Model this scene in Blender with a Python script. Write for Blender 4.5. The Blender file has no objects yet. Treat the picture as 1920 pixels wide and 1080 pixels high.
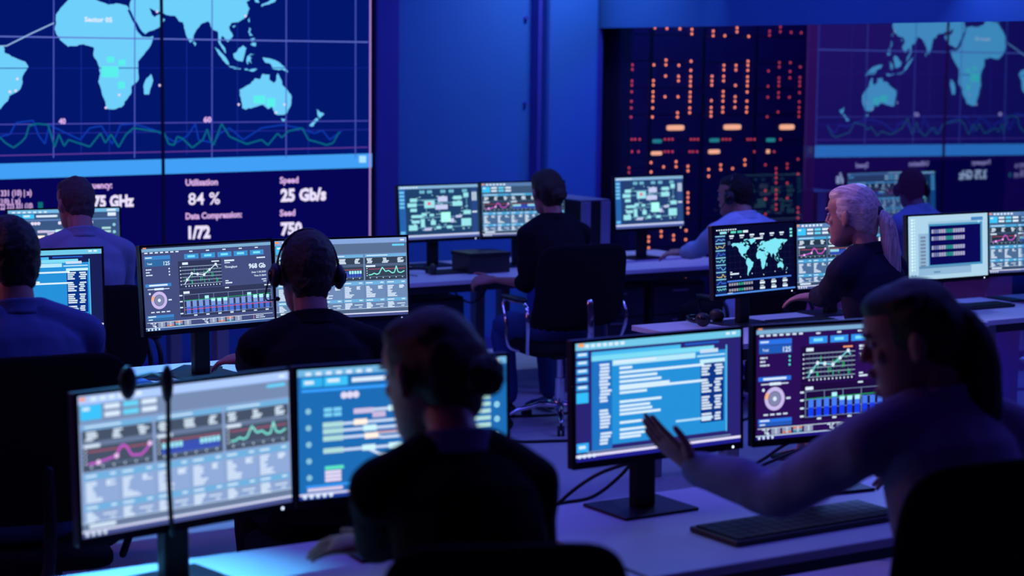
import bpy, bmesh, math, random
from mathutils import Vector, Matrix, Euler, noise
random.seed(7)
PI = math.pi
scene = bpy.context.scene
COL = scene.collection
# ------------------------------------------------------------------ camera
FPX = 3562.0
PITCH, ROLL, CAMH = math.radians(6.768), math.radians(0.612), 2.0
cp, sp, cr, sr = math.cos(PITCH), math.sin(PITCH), math.cos(ROLL), math.sin(ROLL)
FWD = Vector((0, cp, -sp)); UP0 = Vector((0, sp, cp)); RT0 = Vector((1, 0, 0))
RT = RT0 * cr + UP0 * sr; UPV = UP0 * cr - RT0 * sr
CAM = Vector((0, 0, CAMH))
cd = bpy.data.cameras.new('camera'); cam = bpy.data.objects.new('camera', cd); COL.objects.link(cam)
cam.matrix_world = Matrix(((RT.x, UPV.x, -FWD.x, 0), (RT.y, UPV.y, -FWD.y, 0), (RT.z, UPV.z, -FWD.z, CAMH), (0, 0, 0, 1)))
cd.sensor_width = 36; cd.lens = FPX / 1920 * 36; cd.clip_start = .05; cd.clip_end = 100
cd.dof.use_dof = True; cd.dof.focus_distance = 7.4; cd.dof.aperture_fstop = 2.5
scene.camera = cam
# ------------------------------------------------------------------ view + world
vs = scene.view_settings
scene.display_settings.display_device = 'sRGB'
vs.view_transform = 'Standard'; vs.look = 'None'; vs.gamma = 1; vs.use_curve_mapping = False; vs.exposure = 0
wd = bpy.data.worlds.new('world'); scene.world = wd; wd.use_nodes = True
wd.node_tree.nodes['Background'].inputs[0].default_value = (.17, .03, 1, 1)
wd.node_tree.nodes['Background'].inputs[1].default_value = .028
# room axes: U runs along the video wall, V runs towards it
TH = math.radians(32.2)
U = Vector((math.cos(TH), math.sin(TH), 0)); V = Vector((-math.sin(TH), math.cos(TH), 0))
def uv(u, v, z=0): return U * u + V * v + Vector((0, 0, z))
WALLV, GLASSU = 11.28, 7.78
def area(name, loc, target, size, power, color, spread=180):
    l = bpy.data.lights.new(name, 'AREA'); l.shape = 'RECTANGLE'; l.size = size[0]; l.size_y = size[1]
    l.energy = power; l.color = color; l.spread = math.radians(spread)
    o = bpy.data.objects.new(name, l); COL.objects.link(o); o.location = loc
    d = Vector(target) - Vector(loc); o.rotation_euler = d.to_track_quat('-Z', 'Y').to_euler()
    return o
BLUE = (.05, .12, 1); VIO = (.11, .115, 1)
area('ceiling_light', uv(4.2, 4.6, 3.6), uv(4.2, 4.6, 0), (6.5, 1.0), 62, VIO)
area('ceiling_light', uv(4.0, 7.4, 3.6), uv(4.0, 7.4, 0), (8, .9), 74, VIO)
area('ceiling_light', uv(6.3, 10.2, 3.8), uv(6.0, 11.2, 0.6), (3.4, .5), 13, (.02, .19, 1))
area('ceiling_light', uv(7.3, 10.5, 3.6), uv(7.3, 11.28, 1.2), (.35, .25), 14, (.34, .48, 1), 100)
area('ceiling_light', uv(6.2, 8.9, 3.6), uv(6.2, 8.9, 0), (3, .5), 26, VIO)  # added overhead lamp to brighten the man in pale blue at the far desk
area('added_desk_spot', uv(1.45, 4.95, 2.9), uv(1.62, 4.2, .74), (.12, .12), 4.5, (.08, .50, 1), 24)  # unseen cyan lamp added to brighten the nearest left desk
area('added_desk_spot', uv(3.0, 7.2, 3.4), uv(2.95, 7.15, .7), (.2, .2), 5, (.16, .45, 1), 36)  # second added cyan lamp, for the headset man's desk
area('unseen_fill_light', Vector((-5.2, 6.2, 2.7)), Vector((1.2, 7.4, 1.0)), (.8, 1.6), 16, (1, .26, .42))  # unseen pink side light for left-facing surfaces, aimed at no wall
area('unseen_fill_light', uv(7.45, 7.6, 3.0), uv(4.6, 5.6, .9), (.5, 1.0), 26, (.16, .30, 1))  # unseen blue rim light from the right, aimed at the people
area('unseen_fill_light', uv(3.4, 8.9, 3.0), uv(5.9, 6.0, 1.3), (.3, .3), 4.5, (1, .5, .66), 50)  # added pink spot to lift the blonde woman's hair
area('unseen_fill_light', uv(9.2, 8.4, 3.4), uv(8.8, 11, 1.3), (1.5, .5), 60, (.06, .02, 1))  # added blue lamp that tints the rack fronts navy
area('unseen_fill_light', uv(11.6, 11.3, 3.1), uv(11.4, 13.4, 1.2), (4, .6), 30, (.45, .12, 1))  # added violet lamp giving the server room wall its purple glow
# ------------------------------------------------------------------ helpers: colour, materials
def lin(c):
    return tuple(((x / 255) / 12.92 if x / 255 <= .04045 else ((x / 255 + .055) / 1.055) ** 2.4) for x in c)
MATS = {}
def mat(name, col, rough=.6, metal=0, spec=.5, bump=0, bscale=60, var=0, vscale=8, emis=None, estr=1, sheen=0, stretch=None, trans=0, sss=0):
    if name in MATS: return MATS[name]
    m = bpy.data.materials.new(name); m.use_nodes = True; nt = m.node_tree; b = nt.nodes['Principled BSDF']
    b.inputs['Base Color'].default_value = (*col, 1); b.inputs['Roughness'].default_value = rough
    b.inputs['Metallic'].default_value = metal; b.inputs['Specular IOR Level'].default_value = spec
    if sheen: b.inputs['Sheen Weight'].default_value = sheen
    if emis: b.inputs['Emission Color'].default_value = (*emis, 1); b.inputs['Emission Strength'].default_value = estr
    tc = nt.nodes.new('ShaderNodeTexCoord'); mp = nt.nodes.new('ShaderNodeMapping'); nt.links.new(tc.outputs['Object'], mp.inputs[0])
    if stretch: mp.inputs['Scale'].default_value = stretch
    if var:
        n = nt.nodes.new('ShaderNodeTexNoise'); n.inputs['Scale'].default_value = vscale; n.inputs['Detail'].default_value = 4
        nt.links.new(mp.outputs[0], n.inputs['Vector'])
        r = nt.nodes.new('ShaderNodeValToRGB'); nt.links.new(n.outputs['Fac'], r.inputs[0])
        r.color_ramp.elements[0].position = .3; r.color_ramp.elements[1].position = .7
        r.color_ramp.elements[0].color = (*[x * (1 - var) for x in col], 1); r.color_ramp.elements[1].color = (*[min(1, x * (1 + var)) for x in col], 1)
        nt.links.new(r.outputs[0], b.inputs['Base Color'])
    if bump:
        n = nt.nodes.new('ShaderNodeTexNoise'); n.inputs['Scale'].default_value = bscale; n.inputs['Detail'].default_value = 3
        nt.links.new(mp.outputs[0], n.inputs['Vector'])
        bp = nt.nodes.new('ShaderNodeBump'); bp.inputs['Strength'].default_value = bump; bp.inputs['Distance'].default_value = .01
        nt.links.new(n.outputs['Fac'], bp.inputs['Height']); nt.links.new(bp.outputs[0], b.inputs['Normal'])
    MATS[name] = m; return m
M_white = mat('white_laminate', (.72, .72, .74), .42, var=.03, vscale=3)
M_edge = mat('dark_edge_band', (.03, .03, .05), .5, bump=.1)
M_steel = mat('desk_leg_steel', (.32, .32, .36), .38, .6, var=.05)
M_blk = mat('black_plastic', (.018, .017, .022), .45, bump=.12, bscale=300)
M_blk2 = mat('black_metal', (.014, .014, .02), .4, 0, .25, bump=.05)
M_gloss = mat('gloss_black', (.01, .01, .014), .12)
M_chrome = mat('polished_chrome', (.8, .8, .85), .12, 1, var=.03)
M_mesh = mat('chair_fabric', (.010, .009, .014), .9, spec=.1, bump=.4, bscale=400)
M_floor = mat('carpet_tile', (.46, .47, .50), .5, var=.12, vscale=2.2, bump=.25, bscale=90)
M_wallblue = mat('blue_painted_wall', (.03, .16, .44), .6, var=.03, vscale=1.2, bump=.05, bscale=40)
M_wallstrip = mat('navy_trim_panel', (.05, .05, .34), .5, var=.03)
M_dark = mat('dark_room_wall', (.12, .09, .16), .8, var=.06, vscale=2)
M_led_off = mat('rack_metal', (.02, .015, .05), .45, .4, bump=.05)
M_silver = mat('brushed_aluminium', (.6, .6, .64), .3, .9, bump=.1, bscale=200, stretch=(1, 40, 1))
M_skin = mat('skin', (.46, .20, .16), .5, var=.06, vscale=12, bump=.08, bscale=120)
M_lip = mat('lips', (.42, .12, .12), .4, var=.05)
M_eye = mat('eye_white', (.5, .5, .5), .2, var=.02)
M_iris = mat('eye_iris', (.05, .03, .02), .2, var=.05)
M_hairblk = mat('black_hair', (.010, .007, .009), .42, bump=.9, bscale=60, stretch=(9, 9, 1))
M_hairbrn = mat('brown_hair', (.035, .018, .016), .5, bump=.9, bscale=60, stretch=(9, 9, 1))
M_hairgry = mat('greying_hair', (.10, .06, .07), .55, bump=.9, bscale=70, stretch=(8, 8, 1.5), var=.4, vscale=30)
M_blonde = mat('blonde_hair', (.74, .54, .42), .38, bump=.35, bscale=16, stretch=(6, .8, 6), var=.35, vscale=12)
M_blondetail = mat('blonde_tail_hair', (.74, .54, .42), .38, bump=.35, bscale=16, stretch=(7, 7, .4), var=.4, vscale=14)
def fabric(name, col, rough=.85): return mat(name, col, rough, spec=.12, bump=.35, bscale=350, var=.08, vscale=5)
M_shblk = fabric('black_shirt_cloth', (.012, .009, .016))
M_blazer = fabric('black_blazer_cloth', (.010, .007, .014))
M_navy = fabric('navy_blazer_cloth', (.022, .018, .040))
M_grey = fabric('grey_blue_shirt_cloth', (.26, .29, .42))
M_dblue = fabric('blue_shirt_cloth', (.12, .17, .36))
M_light = fabric('pale_blue_shirt_cloth', (.55, .66, .92))
M_lav = fabric('lavender_blouse_cloth', (.34, .31, .50))
M_trou = fabric('dark_trouser_cloth', (.015, .013, .022))
M_jean = fabric('blue_denim', (.04, .08, .26))
M_shoe = mat('black_leather', (.01, .01, .012), .25, bump=.1)
# screens: face colours emitted
def screenmat(name, strength, sample, lcd=False):
    m = bpy.data.materials.new(name); m.use_nodes = True; nt = m.node_tree
    for n in list(nt.nodes): nt.nodes.remove(n)
    o = nt.nodes.new('ShaderNodeOutputMaterial'); e = nt.nodes.new('ShaderNodeEmission'); a = nt.nodes.new('ShaderNodeAttribute')
    a.attribute_name = 'tint'; nt.links.new(a.outputs['Color'], e.inputs[0]); e.inputs[1].default_value = strength; nt.links.new(e.outputs[0], o.inputs[0])
    m.cycles.emission_sampling = 'FRONT' if sample else 'NONE'
    return m
M_scr = screenmat('screen_backlight', 1.0, True); M_scr2 = screenmat('screen_pixels', 1.0, False); M_lcd = screenmat('monitor_backlight', 1.08, True, True); M_lcd2 = screenmat('monitor_pixels', 1.08, False, True)
def emat(name, col, s):
    m = bpy.data.materials.new(name); m.use_nodes = True; nt = m.node_tree
    b = nt.nodes['Principled BSDF']; b.inputs['Base Color'].default_value = (.02, .02, .02, 1)
    b.inputs['Emission Color'].default_value = (*col, 1); b.inputs['Emission Strength'].default_value = s
    m.cycles.emission_sampling = 'NONE'
    return m
M_ledw = emat('white_power_light', (.7, .8, 1), 2.2)
M_ledo = emat('orange_indicator', (1, .26, .14), 1.9); M_ledr = emat('red_indicator', (.9, .08, .12), .8)
M_ledp = emat('amber_label_light', (1, .48, .28), 1.0); M_ledt = emat('teal_indicator', (.02, .30, .34), .7)
# ------------------------------------------------------------------ helpers: objects
def mesh_obj(name, bm, m, parent=None, smooth=False, mods=None):
    me = bpy.data.meshes.new(name); bm.normal_update(); bm.to_mesh(me); bm.free()
    for x in (m if isinstance(m, (list, tuple)) else [m]): me.materials.append(x)
    if smooth:
        for p in me.polygons: p.use_smooth = True
    o = bpy.data.objects.new(name, me); COL.objects.link(o)
    if parent: o.parent = parent
    return o
def thing(name, label, cat, loc=(0, 0, 0), rz=0, group=None):
    o = bpy.data.objects.new(name, None); COL.objects.link(o); o.location = loc; o.rotation_euler = (0, 0, rz)
    o.empty_display_size = .1
    return tag(o, label, cat, group)
def tag(o, label, cat, group=None):
    o['label'] = label; o['category'] = cat
    if group: o['group'] = group
    return o
def struct(o): o['kind'] = 'structure'; return o
def box(bm, x0, x1, y0, y1, z0, z1, M=None, bev=0):
    r = bmesh.ops.create_cube(bm, size=1)
    vs_ = r['verts']
    for v in vs_: v.co = Vector((x0 + (v.co.x + .5) * (x1 - x0), y0 + (v.co.y + .5) * (y1 - y0), z0 + (v.co.z + .5) * (z1 - z0)))
    if bev:
        es = list({e for v in vs_ for e in v.link_edges})
        rr = bmesh.ops.bevel(bm, geom=es, offset=bev, segments=2, affect='EDGES', profile=.5)
        vs_ = rr['verts']
        vs_ = [v for v in bm.verts if v.is_valid and v in set(vs_)]
    if M: bmesh.ops.transform(bm, matrix=M, verts=vs_)
    return bm
def B(): return bmesh.new()
def cyl(bm, p0, p1, r0, r1=None, seg=20):
    p0, p1 = Vector(p0), Vector(p1); r1 = r0 if r1 is None else r1; d = p1 - p0
    q = d.to_track_quat('Z', 'Y').to_matrix().to_4x4(); q.translation = (p0 + p1) / 2
    bmesh.ops.create_cone(bm, cap_ends=True, segments=seg, radius1=r0, radius2=r1, depth=d.length, matrix=q); return bm
def catmull(pts, n=6):
    P = [Vector(p) for p in pts]; out = []
    for i in range(len(P) - 1):
        a = P[max(i - 1, 0)]; b = P[i]; c = P[i + 1]; d = P[min(i + 2, len(P) - 1)]
        for k in range(n):
            t = k / n
            out.append(.5 * ((2 * b) + (c - a) * t + (2 * a - 5 * b + 4 * c - d) * t * t + (3 * b - a - 3 * c + d) * t ** 3))
    out.append(P[-1]); return out
def tube(bm, pts, rad, seg=14, side=None, caps=True):
    """round-ended tapering tube; rad items are r or (r_side, r_other)"""
    P = [Vector(p) for p in pts]; n = len(P)
    R = [(r, r) if not isinstance(r, (tuple, list)) else tuple(r) for r in (rad if isinstance(rad, (list, tuple)) and len(rad) == n else [rad] * n)]
    ref = Vector(side) if side else None
    rings = []
    T = []
    for i in range(n):
        t = (P[min(i + 1, n - 1)] - P[max(i - 1, 0)]); T.append(t.normalized())
    if ref is None:
        ref = Vector((1, 0, 0)) if abs(T[0].x) < .8 else Vector((0, 1, 0))
    secs = []
    if caps:
        for a in (80, 60, 35): secs.append((P[0] - T[0] * min(R[0]) * math.sin(math.radians(a)), T[0], tuple(x * math.cos(math.radians(a)) for x in R[0])))
    prev = ref
    for i in range(n): secs.append((P[i], T[i], R[i]))
    if caps:
        for a in (35, 60, 80): secs.append((P[-1] + T[-1] * min(R[-1]) * math.sin(math.radians(a)), T[-1], tuple(x * math.cos(math.radians(a)) for x in R[-1])))
    for (p, t, r) in secs:
        s = ref - t * ref.dot(t)
        if s.length < 1e-4: s = prev
        s.normalize(); 
        if side is None: ref = s
        o = t.cross(s).normalized()
        rings.append([bm.verts.new(p + s * r[0] * math.cos(2 * PI * k / seg) + o * r[1] * math.sin(2 * PI * k / seg)) for k in range(seg)])
    for a, b in zip(rings[:-1], rings[1:]):
        for k in range(seg): bm.faces.new((a[k], a[(k + 1) % seg], b[(k + 1) % seg], b[k]))
    bm.faces.new(rings[0][::-1]); bm.faces.new(rings[-1])
    return bm
def ell(bm, c, r, rot=None, u=20, v=12):
    M = Matrix.Translation(Vector(c)) @ (rot.to_4x4() if rot else Matrix.Identity(4)) @ Matrix.Diagonal((*r, 1))
    bmesh.ops.create_uvsphere(bm, u_segments=u, v_segments=v, radius=1, matrix=M); return bm
def sgnp(x, e): return math.copysign(abs(x) ** e, x)
def superell(bm, c, r, e1=.35, e2=.6, rot=None, nu=40, nv=20, bend=0):
    """cushion: rounded rectangle in x-z, thickness along y"""
    M = Matrix.Translation(Vector(c)) @ (rot.to_4x4() if rot else Matrix.Identity(4))
    rows = []
    for j in range(nv + 1):
        ph = -PI / 2 + PI * j / nv; row = []
        for i in range(nu):
            th = 2 * PI * i / nu
            x = r[0] * sgnp(math.cos(ph), e2) * sgnp(math.cos(th), e1); z = r[2] * sgnp(math.cos(ph), e2) * sgnp(math.sin(th), e1)
            y = r[1] * sgnp(math.sin(ph), e2) + bend * x * x
            row.append(bm.verts.new(M @ Vector((x, y, z))))
        rows.append(row)
    for a, b in zip(rows[:-1], rows[1:]):
        for i in range(nu): bm.faces.new((a[i], a[(i + 1) % nu], b[(i + 1) % nu], b[i]))
    bmesh.ops.remove_doubles(bm, verts=[v for row in (rows[0], rows[-1]) for v in row], dist=1e-5)
    return bm
def ray(px, py): return FWD + RT * ((px - 960) / FPX) + UPV * ((540 - py) / FPX)
def at_z(px, py, z): d = ray(px, py); return CAM + d * ((z - CAMH) / d.z)
def at_y(px, py, y): d = ray(px, py); return CAM + d * (y / d.y)
def copy_tree(o, parent=None):
    c = o.copy(); COL.objects.link(c); c.parent = parent
    for ch in list(o.children): copy_tree(ch, c)
    return c
# ------------------------------------------------------------------ lettering
_tx = {}
def glyphs(s, bold=.02):
    if (s, bold) in _tx: return _tx[(s, bold)]
    cu = bpy.data.curves.new('lettering', 'FONT'); cu.body = s; cu.size = 1; cu.offset = bold; cu.resolution_u = 2
    ob = bpy.data.objects.new('lettering', cu); COL.objects.link(ob)
    dg = bpy.context.evaluated_depsgraph_get(); dg.update()
    me = bpy.data.meshes.new_from_object(ob.evaluated_get(dg))
    vs_ = [tuple(v.co[:2]) for v in me.vertices]; fs = [tuple(p.vertices) for p in me.polygons]
    bpy.data.objects.remove(ob); bpy.data.curves.remove(cu); bpy.data.meshes.remove(me)
    w = max([v[0] for v in vs_] + [.1]); _tx[(s, bold)] = (vs_, fs, w); return _tx[(s, bold)]
class Canvas:
    """draws flat shapes of a lit display; fn maps (x, y, layer) to a point"""
    def __init__(s, fn, gain=1): s.fn = fn; s.bm = bmesh.new(); s.L = s.bm.faces.layers.float_color.new('tint'); s.gain = gain; s.n = 0
    def poly(s, pts, col, lv=1, mi=1):
        try: f = s.bm.faces.new([s.bm.verts.new(s.fn(x, y, lv)) for x, y in pts])
        except ValueError: return
        f[s.L] = (*[c * s.gain for c in lin(col)], 1); f.material_index = mi
    def rect(s, x, y, w, h, col, lv=1, mi=1): s.poly([(x, y), (x + w, y), (x + w, y + h), (x, y + h)], col, lv, mi)
    def line(s, pts, w, col, lv=3):
        for (a, b) in zip(pts[:-1], pts[1:]):
            dx, dy = b[0] - a[0], b[1] - a[1]; l = math.hypot(dx, dy) or 1; nx, ny = -dy / l * w / 2, dx / l * w / 2
            s.poly([(a[0] + nx, a[1] + ny), (b[0] + nx, b[1] + ny), (b[0] - nx, b[1] - ny), (a[0] - nx, a[1] - ny)], col, lv)
    def disc(s, x, y, r, col, lv=3, r0=0, a0=0, a1=2 * PI, n=20):
        if r0 == 0: s.poly([(x + r * math.cos(2 * PI * k / n), y + r * math.sin(2 * PI * k / n)) for k in range(n)], col, lv); return
        for k in range(n):
            a, b = a0 + (a1 - a0) * k / n, a0 + (a1 - a0) * (k + 1) / n
            s.poly([(x + r * math.cos(a), y + r * math.sin(a)), (x + r * math.cos(b), y + r * math.sin(b)), (x + r0 * math.cos(b), y + r0 * math.sin(b)), (x + r0 * math.cos(a), y + r0 * math.sin(a))], col, lv)
    def text(s, t, x, y, h, col, lv=4, align='l', bold=.02, wid=None):
        vs_, fs, w = glyphs(t, bold); k = h / .73; kx = k if wid is None else wid / w
        if align == 'r': x -= w * kx
        if align == 'c': x -= w * kx / 2
        V_ = [s.bm.verts.new(s.fn(x + a * kx, y - b * k, lv)) for a, b in vs_]
        for f in fs:
            try: ff = s.bm.faces.new([V_[i] for i in f])
            except ValueError: continue
            ff[s.L] = (*[c * s.gain for c in lin(col)], 1); ff.material_index = 1
    def words(s, x, y, w, h, col, lv=4, rnd=random):
        while w > .12:
            l = min(w, rnd.uniform(.15, .55)); s.rect(x, y, l * .86, h, col, lv); x += l; w -= l
    def build(s, name, parent, lcd=False): return mesh_obj(name, s.bm, [M_lcd, M_lcd2] if lcd else [M_scr, M_scr2], parent)
# ------------------------------------------------------------------ world map outlines (lon, lat)
CONT = {
'africa': [(-17,15),(-16,20),(-16,24),(-13,28),(-10,31),(-6,35),(0,36),(10,37),(11,34),(20,31),(25,32),(32,31),(35,28),(37,22),(39,16),(43,11.5),(51,12),(49,6),(44,0),(40,-4),(40,-11),(40,-16),(35,-20),(35,-24),(32,-28),(28,-33),(22,-34.5),(18,-34),(16,-28),(14,-22),(12,-17),(13.5,-12),(12,-6),(9,-1),(9.5,4),(5,5.5),(1,6),(-4,5),(-8,4.5),(-12,7.5),(-15,11)],
'madagascar': [(49,-12),(50.5,-16),(47.5,-25),(44,-25),(43.5,-20),(45,-16)],
'eurasia': [(-9,37),(-9,43),(-2,43.5),(-1,47),(-4,48.5),(3,51),(8,54),(8,57),(11,55),(14,54),(21,55),(24,59),(30,60),(22,60),(25,65),(18,62),(16,57),(12,56),(10,59),(5,60),(8,64),(15,69),(25,71),(35,69),(41,67),(35,64),(44,66),(55,68),(68,69),(72,73),(82,73),(95,76),(105,78),(113,74),(130,72),(142,73),(160,70),(178,69),(180,65),(170,60),(163,58),(157,51),(155,58),(160,62),(150,59),(136,54),(141,49),(132,43),(127,39),(129,35),(126,35),(125,40),(121,39),(118,39),(122,37),(119,35),(121.5,31),(119,26),(113,22),(108,21.5),(106,19),(109,13),(105,9),(103,11),(100.5,13),(99.5,9),(103,5),(103.5,1.5),(100.5,5),(98,9),(98,15),(94,17),(91,22),(87,21),(82,16.5),(80,13),(79.5,10),(77.5,8),(75,12),(73,18),(72.5,21),(69,22),(67,25),(62,25.3),(57,27),(51,28.5),(48.5,30),(50,26),(52,24),(56,26),(59.5,22.5),(55,17.5),(45,13),(43,15),(39,21),(35,28),(34.5,31.5),(36,36.5),(30,36.5),(27,37),(27,40),(34,42),(41,41.5),(38,46),(34,45),(30,46),(28,43),(26,40.5),(23,38),(22,37),(20,40),(16,43.5),(13.5,45.5),(12.5,44),(16,41.5),(18,40),(16,38),(14,41),(10,44),(4,43.3),(0,40),(-1,37.5),(-5,36)],
'australia': [(113.5,-22),(114.5,-27),(115.5,-34),(118,-35),(124,-33.5),(131,-31.7),(135,-34.7),(138,-33),(140,-37.5),(144,-38.5),(147,-38.5),(150,-37),(152.5,-32.5),(153.3,-27),(150,-22),(146,-18.8),(145,-15),(142.5,-11),(141,-16.5),(139,-17.3),(136,-15),(136.5,-12),(131,-11.5),(129,-15),(125,-14.5),(122,-18)],
'tasmania': [(145,-41),(148,-41),(147.5,-43.5),(146,-43.2)],
'new_guinea': [(131,-1),(134,-1),(138,-1.8),(143,-3.5),(147.5,-6.5),(150.5,-10.3),(146,-8.5),(143,-9),(138.5,-8),(137.5,-5.3),(133,-4)],
'borneo': [(109,1.5),(112,3),(116.5,7),(119,5),(117.5,1),(116,-3.5),(113,-3.3),(110,-1.5)],
'sumatra': [(95.3,5.5),(98,4.2),(103.5,-1),(106,-5.8),(104,-5.5),(100.5,-1.5)],
'java': [(105.3,-6.5),(108.5,-6.8),(114.5,-7.8),(114.4,-8.7),(108,-7.8)],
'timor': [(117,-8.5),(123,-8.3),(127,-8.4),(124,-10),(119,-9)],
'sulawesi': [(119.5,0),(121,1),(125,1.5),(121,.2),(123.5,-1),(121.5,-2),(122.8,-5),(120.5,-3),(119.8,-5.5),(118.8,-3)],
'luzon': [(120.3,16),(120.7,18.5),(122.2,18),(121.8,15),(124,12.8),(121,13.8)],
'mindanao': [(122,7.5),(123.5,8.7),(126.3,8.8),(126,6.3),(124,6.8)],
'visayas': [(122,11.5),(125.3,12),(124.5,10),(123,9.3)],
'sri_lanka': [(80,9.5),(81.7,7.5),(80.6,6),(79.8,7.5)],
'taiwan': [(120.2,23.5),(121.6,25.2),(121,22)], 'hainan': [(108.7,19.3),(110.8,20),(109.5,18.3)],
'japan': [(130,32),(131,34),(135,35.5),(139,38),(141,41.5),(142,39.5),(140.5,35.7),(136,34),(132,33.3)],
'hokkaido': [(140,42),(141.7,45.3),(145.3,43.5),(143,42)],
'nz_north': [(172.7,-34.5),(175,-36.7),(178.4,-37.8),(177,-39.5),(175.2,-41.5),(173.8,-39.3)],
'nz_south': [(172.7,-40.7),(174.2,-41.8),(171,-44.5),(170.5,-46),(168,-46.5),(167,-45.5)],
's_america': [(-77,8),(-72,12),(-62,10.5),(-57,6),(-51,4),(-50,0),(-44,-2.5),(-37,-5),(-35,-8),(-39,-14),(-39.5,-19),(-42,-23),(-48,-26),(-49,-29),(-54,-34),(-58,-34),(-57,-38),(-62,-39),(-65,-43),(-67,-46),(-69,-51),(-68,-55),(-73,-52),(-75,-47),(-73,-40),(-71.5,-30),(-70,-20),(-76,-14),(-81,-6),(-80,1),(-77.5,5)],
'n_america': [(-168,66),(-156,71),(-141,70),(-128,70),(-115,68),(-95,68),(-95,72),(-85,69),(-81,67),(-87,64),(-94,60),(-92,57),(-82,55),(-79,51),(-78,58),(-70,61),(-64,58),(-56,52),(-65,49),(-60,46),(-67,44),(-70,42),(-74,40),(-76,35),(-81,31),(-80,26),(-83,29.5),(-90,29.5),(-97,28),(-97.5,22),(-94,18),(-90,21),(-87,21),(-88,16),(-83,15),(-83,10),(-77,8),(-83,8),(-92,14.5),(-105,20),(-110,24),(-114,31),(-117,32.5),(-124,40),(-124,48),(-132,55),(-141,60),(-152,60),(-164,55),(-158,58.5),(-165,62)],
'greenland': [(-54,82),(-32,83),(-20,80),(-20,74),(-26,69),(-40,65),(-44,60),(-51,64),(-54,70),(-60,76),(-70,78)],
'baffin': [(-85,73),(-78,73),(-62,66),(-67,62.5),(-78,65),(-73,68)], 'ellesmere': [(-90,76),(-90,81),(-65,83),(-76,78)],
'victoria': [(-117,70),(-105,73),(-103,69),(-112,68.6)],
'britain': [(-5,50),(1.5,51.5),(-2,56),(-3,58.5),(-6,57),(-3,54.5),(-4.5,52)], 'ireland': [(-10,52),(-6,52.3),(-6,55),(-9.5,54)],
'iceland': [(-24,65.5),(-16,66.3),(-14,65),(-19,63.4)], 'cuba': [(-85,22),(-80,23),(-74,20.2),(-78,20)], 'hispaniola': [(-74,19.8),(-69,19),(-71,17.7)],
}
def wob(pts, k=.45, n=3):
    """break straight coast into small wiggles"""
    out = []
    for i, a in enumerate(pts):
        b = pts[(i + 1) % len(pts)]
        for j in range(n):
            t = j / n; x = a[0] + (b[0] - a[0]) * t; y = a[1] + (b[1] - a[1]) * t
            if j: x += k * noise.noise(Vector((x * .8, y * .8, 1))) * 2; y += k * noise.noise(Vector((x * .8, y * .8, 9))) * 2
            out.append((x, y))
    return out
# ================================================================== ROOM
ROT = Matrix.Rotation(TH, 4, 'Z')
def rbox(bm, u0, u1, v0, v1, z0, z1, bev=0): return box(bm, u0, u1, v0, v1, z0, z1, ROT, bev)
bm = B(); rbox(bm, -4, 15, -1, 15, -.1, 0); struct(mesh_obj('floor', bm, M_floor))
bm = B(); rbox(bm, -4, GLASSU, WALLV, WALLV + .2, 0, 3.9); struct(mesh_obj('wall_back', bm, M_wallblue))
bm = B(); rbox(bm, GLASSU, GLASSU + .09, -1, WALLV, 2.25, 3.9); struct(mesh_obj('wall_right', bm, M_wallblue))
bm = B(); rbox(bm, GLASSU, 15, 13.4, 13.6, 0, 3.9); struct(mesh_obj('wall_server_room', bm, M_dark))
# pillar in the corner, with a joint line on its left
bm = B(); rbox(bm, 7.275, 7.70, 11.10, WALLV, 0, 3.9, .03); struct(mesh_obj('trim_1', bm, M_wallblue))
bm = B(); rbox(bm, 7.235, 7.27, 11.18, WALLV, 0, 3.9); struct(mesh_obj('trim_2', bm, M_wallstrip))
bm = B(); rbox(bm, 5.945, 6.115, 11.14, WALLV, 0, 3.9, .01); struct(mesh_obj('trim_3', bm, M_wallstrip))
bm = B(); rbox(bm, 6.1, 7.24, 11.25, WALLV, 0, .09); rbox(bm, -4, 5.95, 11.25, WALLV, 0, .09); struct(mesh_obj('baseboard_back', bm, M_wallstrip))
for z, r in ((1.72, .012), (2.31, .014)):
    bm = B(); cyl(bm, uv(7.19, 11.281, z), uv(7.19, 11.262, z), r)
    tag(mesh_obj('wall_button', bm, M_wallstrip), 'small dark button on the blue wall beside the pillar, ' + ('lower of two' if z < 2 else 'upper of two'), 'wall fitting')
# glass partition: clear pane that mirrors the video wall
gm = bpy.data.materials.new('tinted_partition_glass'); gm.use_nodes = True; nt = gm.node_tree
for n in list(nt.nodes): nt.nodes.remove(n)
o_ = nt.nodes.new('ShaderNodeOutputMaterial'); mx = nt.nodes.new('ShaderNodeMixShader'); tr = nt.nodes.new('ShaderNodeBsdfTransparent'); gl = nt.nodes.new('ShaderNodeBsdfGlossy')
tr.inputs[0].default_value = (.93, .90, .95, 1); gl.inputs[0].default_value = (.50, .78, 1, 1); gl.inputs['Roughness'].default_value = .015
mx.inputs[0].default_value = .48; nt.links.new(tr.outputs[0], mx.inputs[1]); nt.links.new(gl.outputs[0], mx.inputs[2]); nt.links.new(mx.outputs[0], o_.inputs[0])
gm2 = gm.copy(); gm2.name = 'clear_partition_glass'; [n for n in gm2.node_tree.nodes if n.bl_idname == 'ShaderNodeMixShader'][0].inputs[0].default_value = .04
for nm, v0_, v1_, m_ in (('window_1', 8.905, WALLV - .02, gm2), ('window_2', -1, 8.895, gm)):
    bm = B(); bmesh.ops.create_grid(bm, x_segments=1, y_segments=1, size=.5)
    for v_ in bm.verts:
        a, b = v_.co.x + .5, v_.co.y + .5
        v_.co = uv(GLASSU + .005, v0_ + a * (v1_ - v0_), .06 + b * 2.19)
    struct(mesh_obj(nm, bm, m_))
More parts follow.
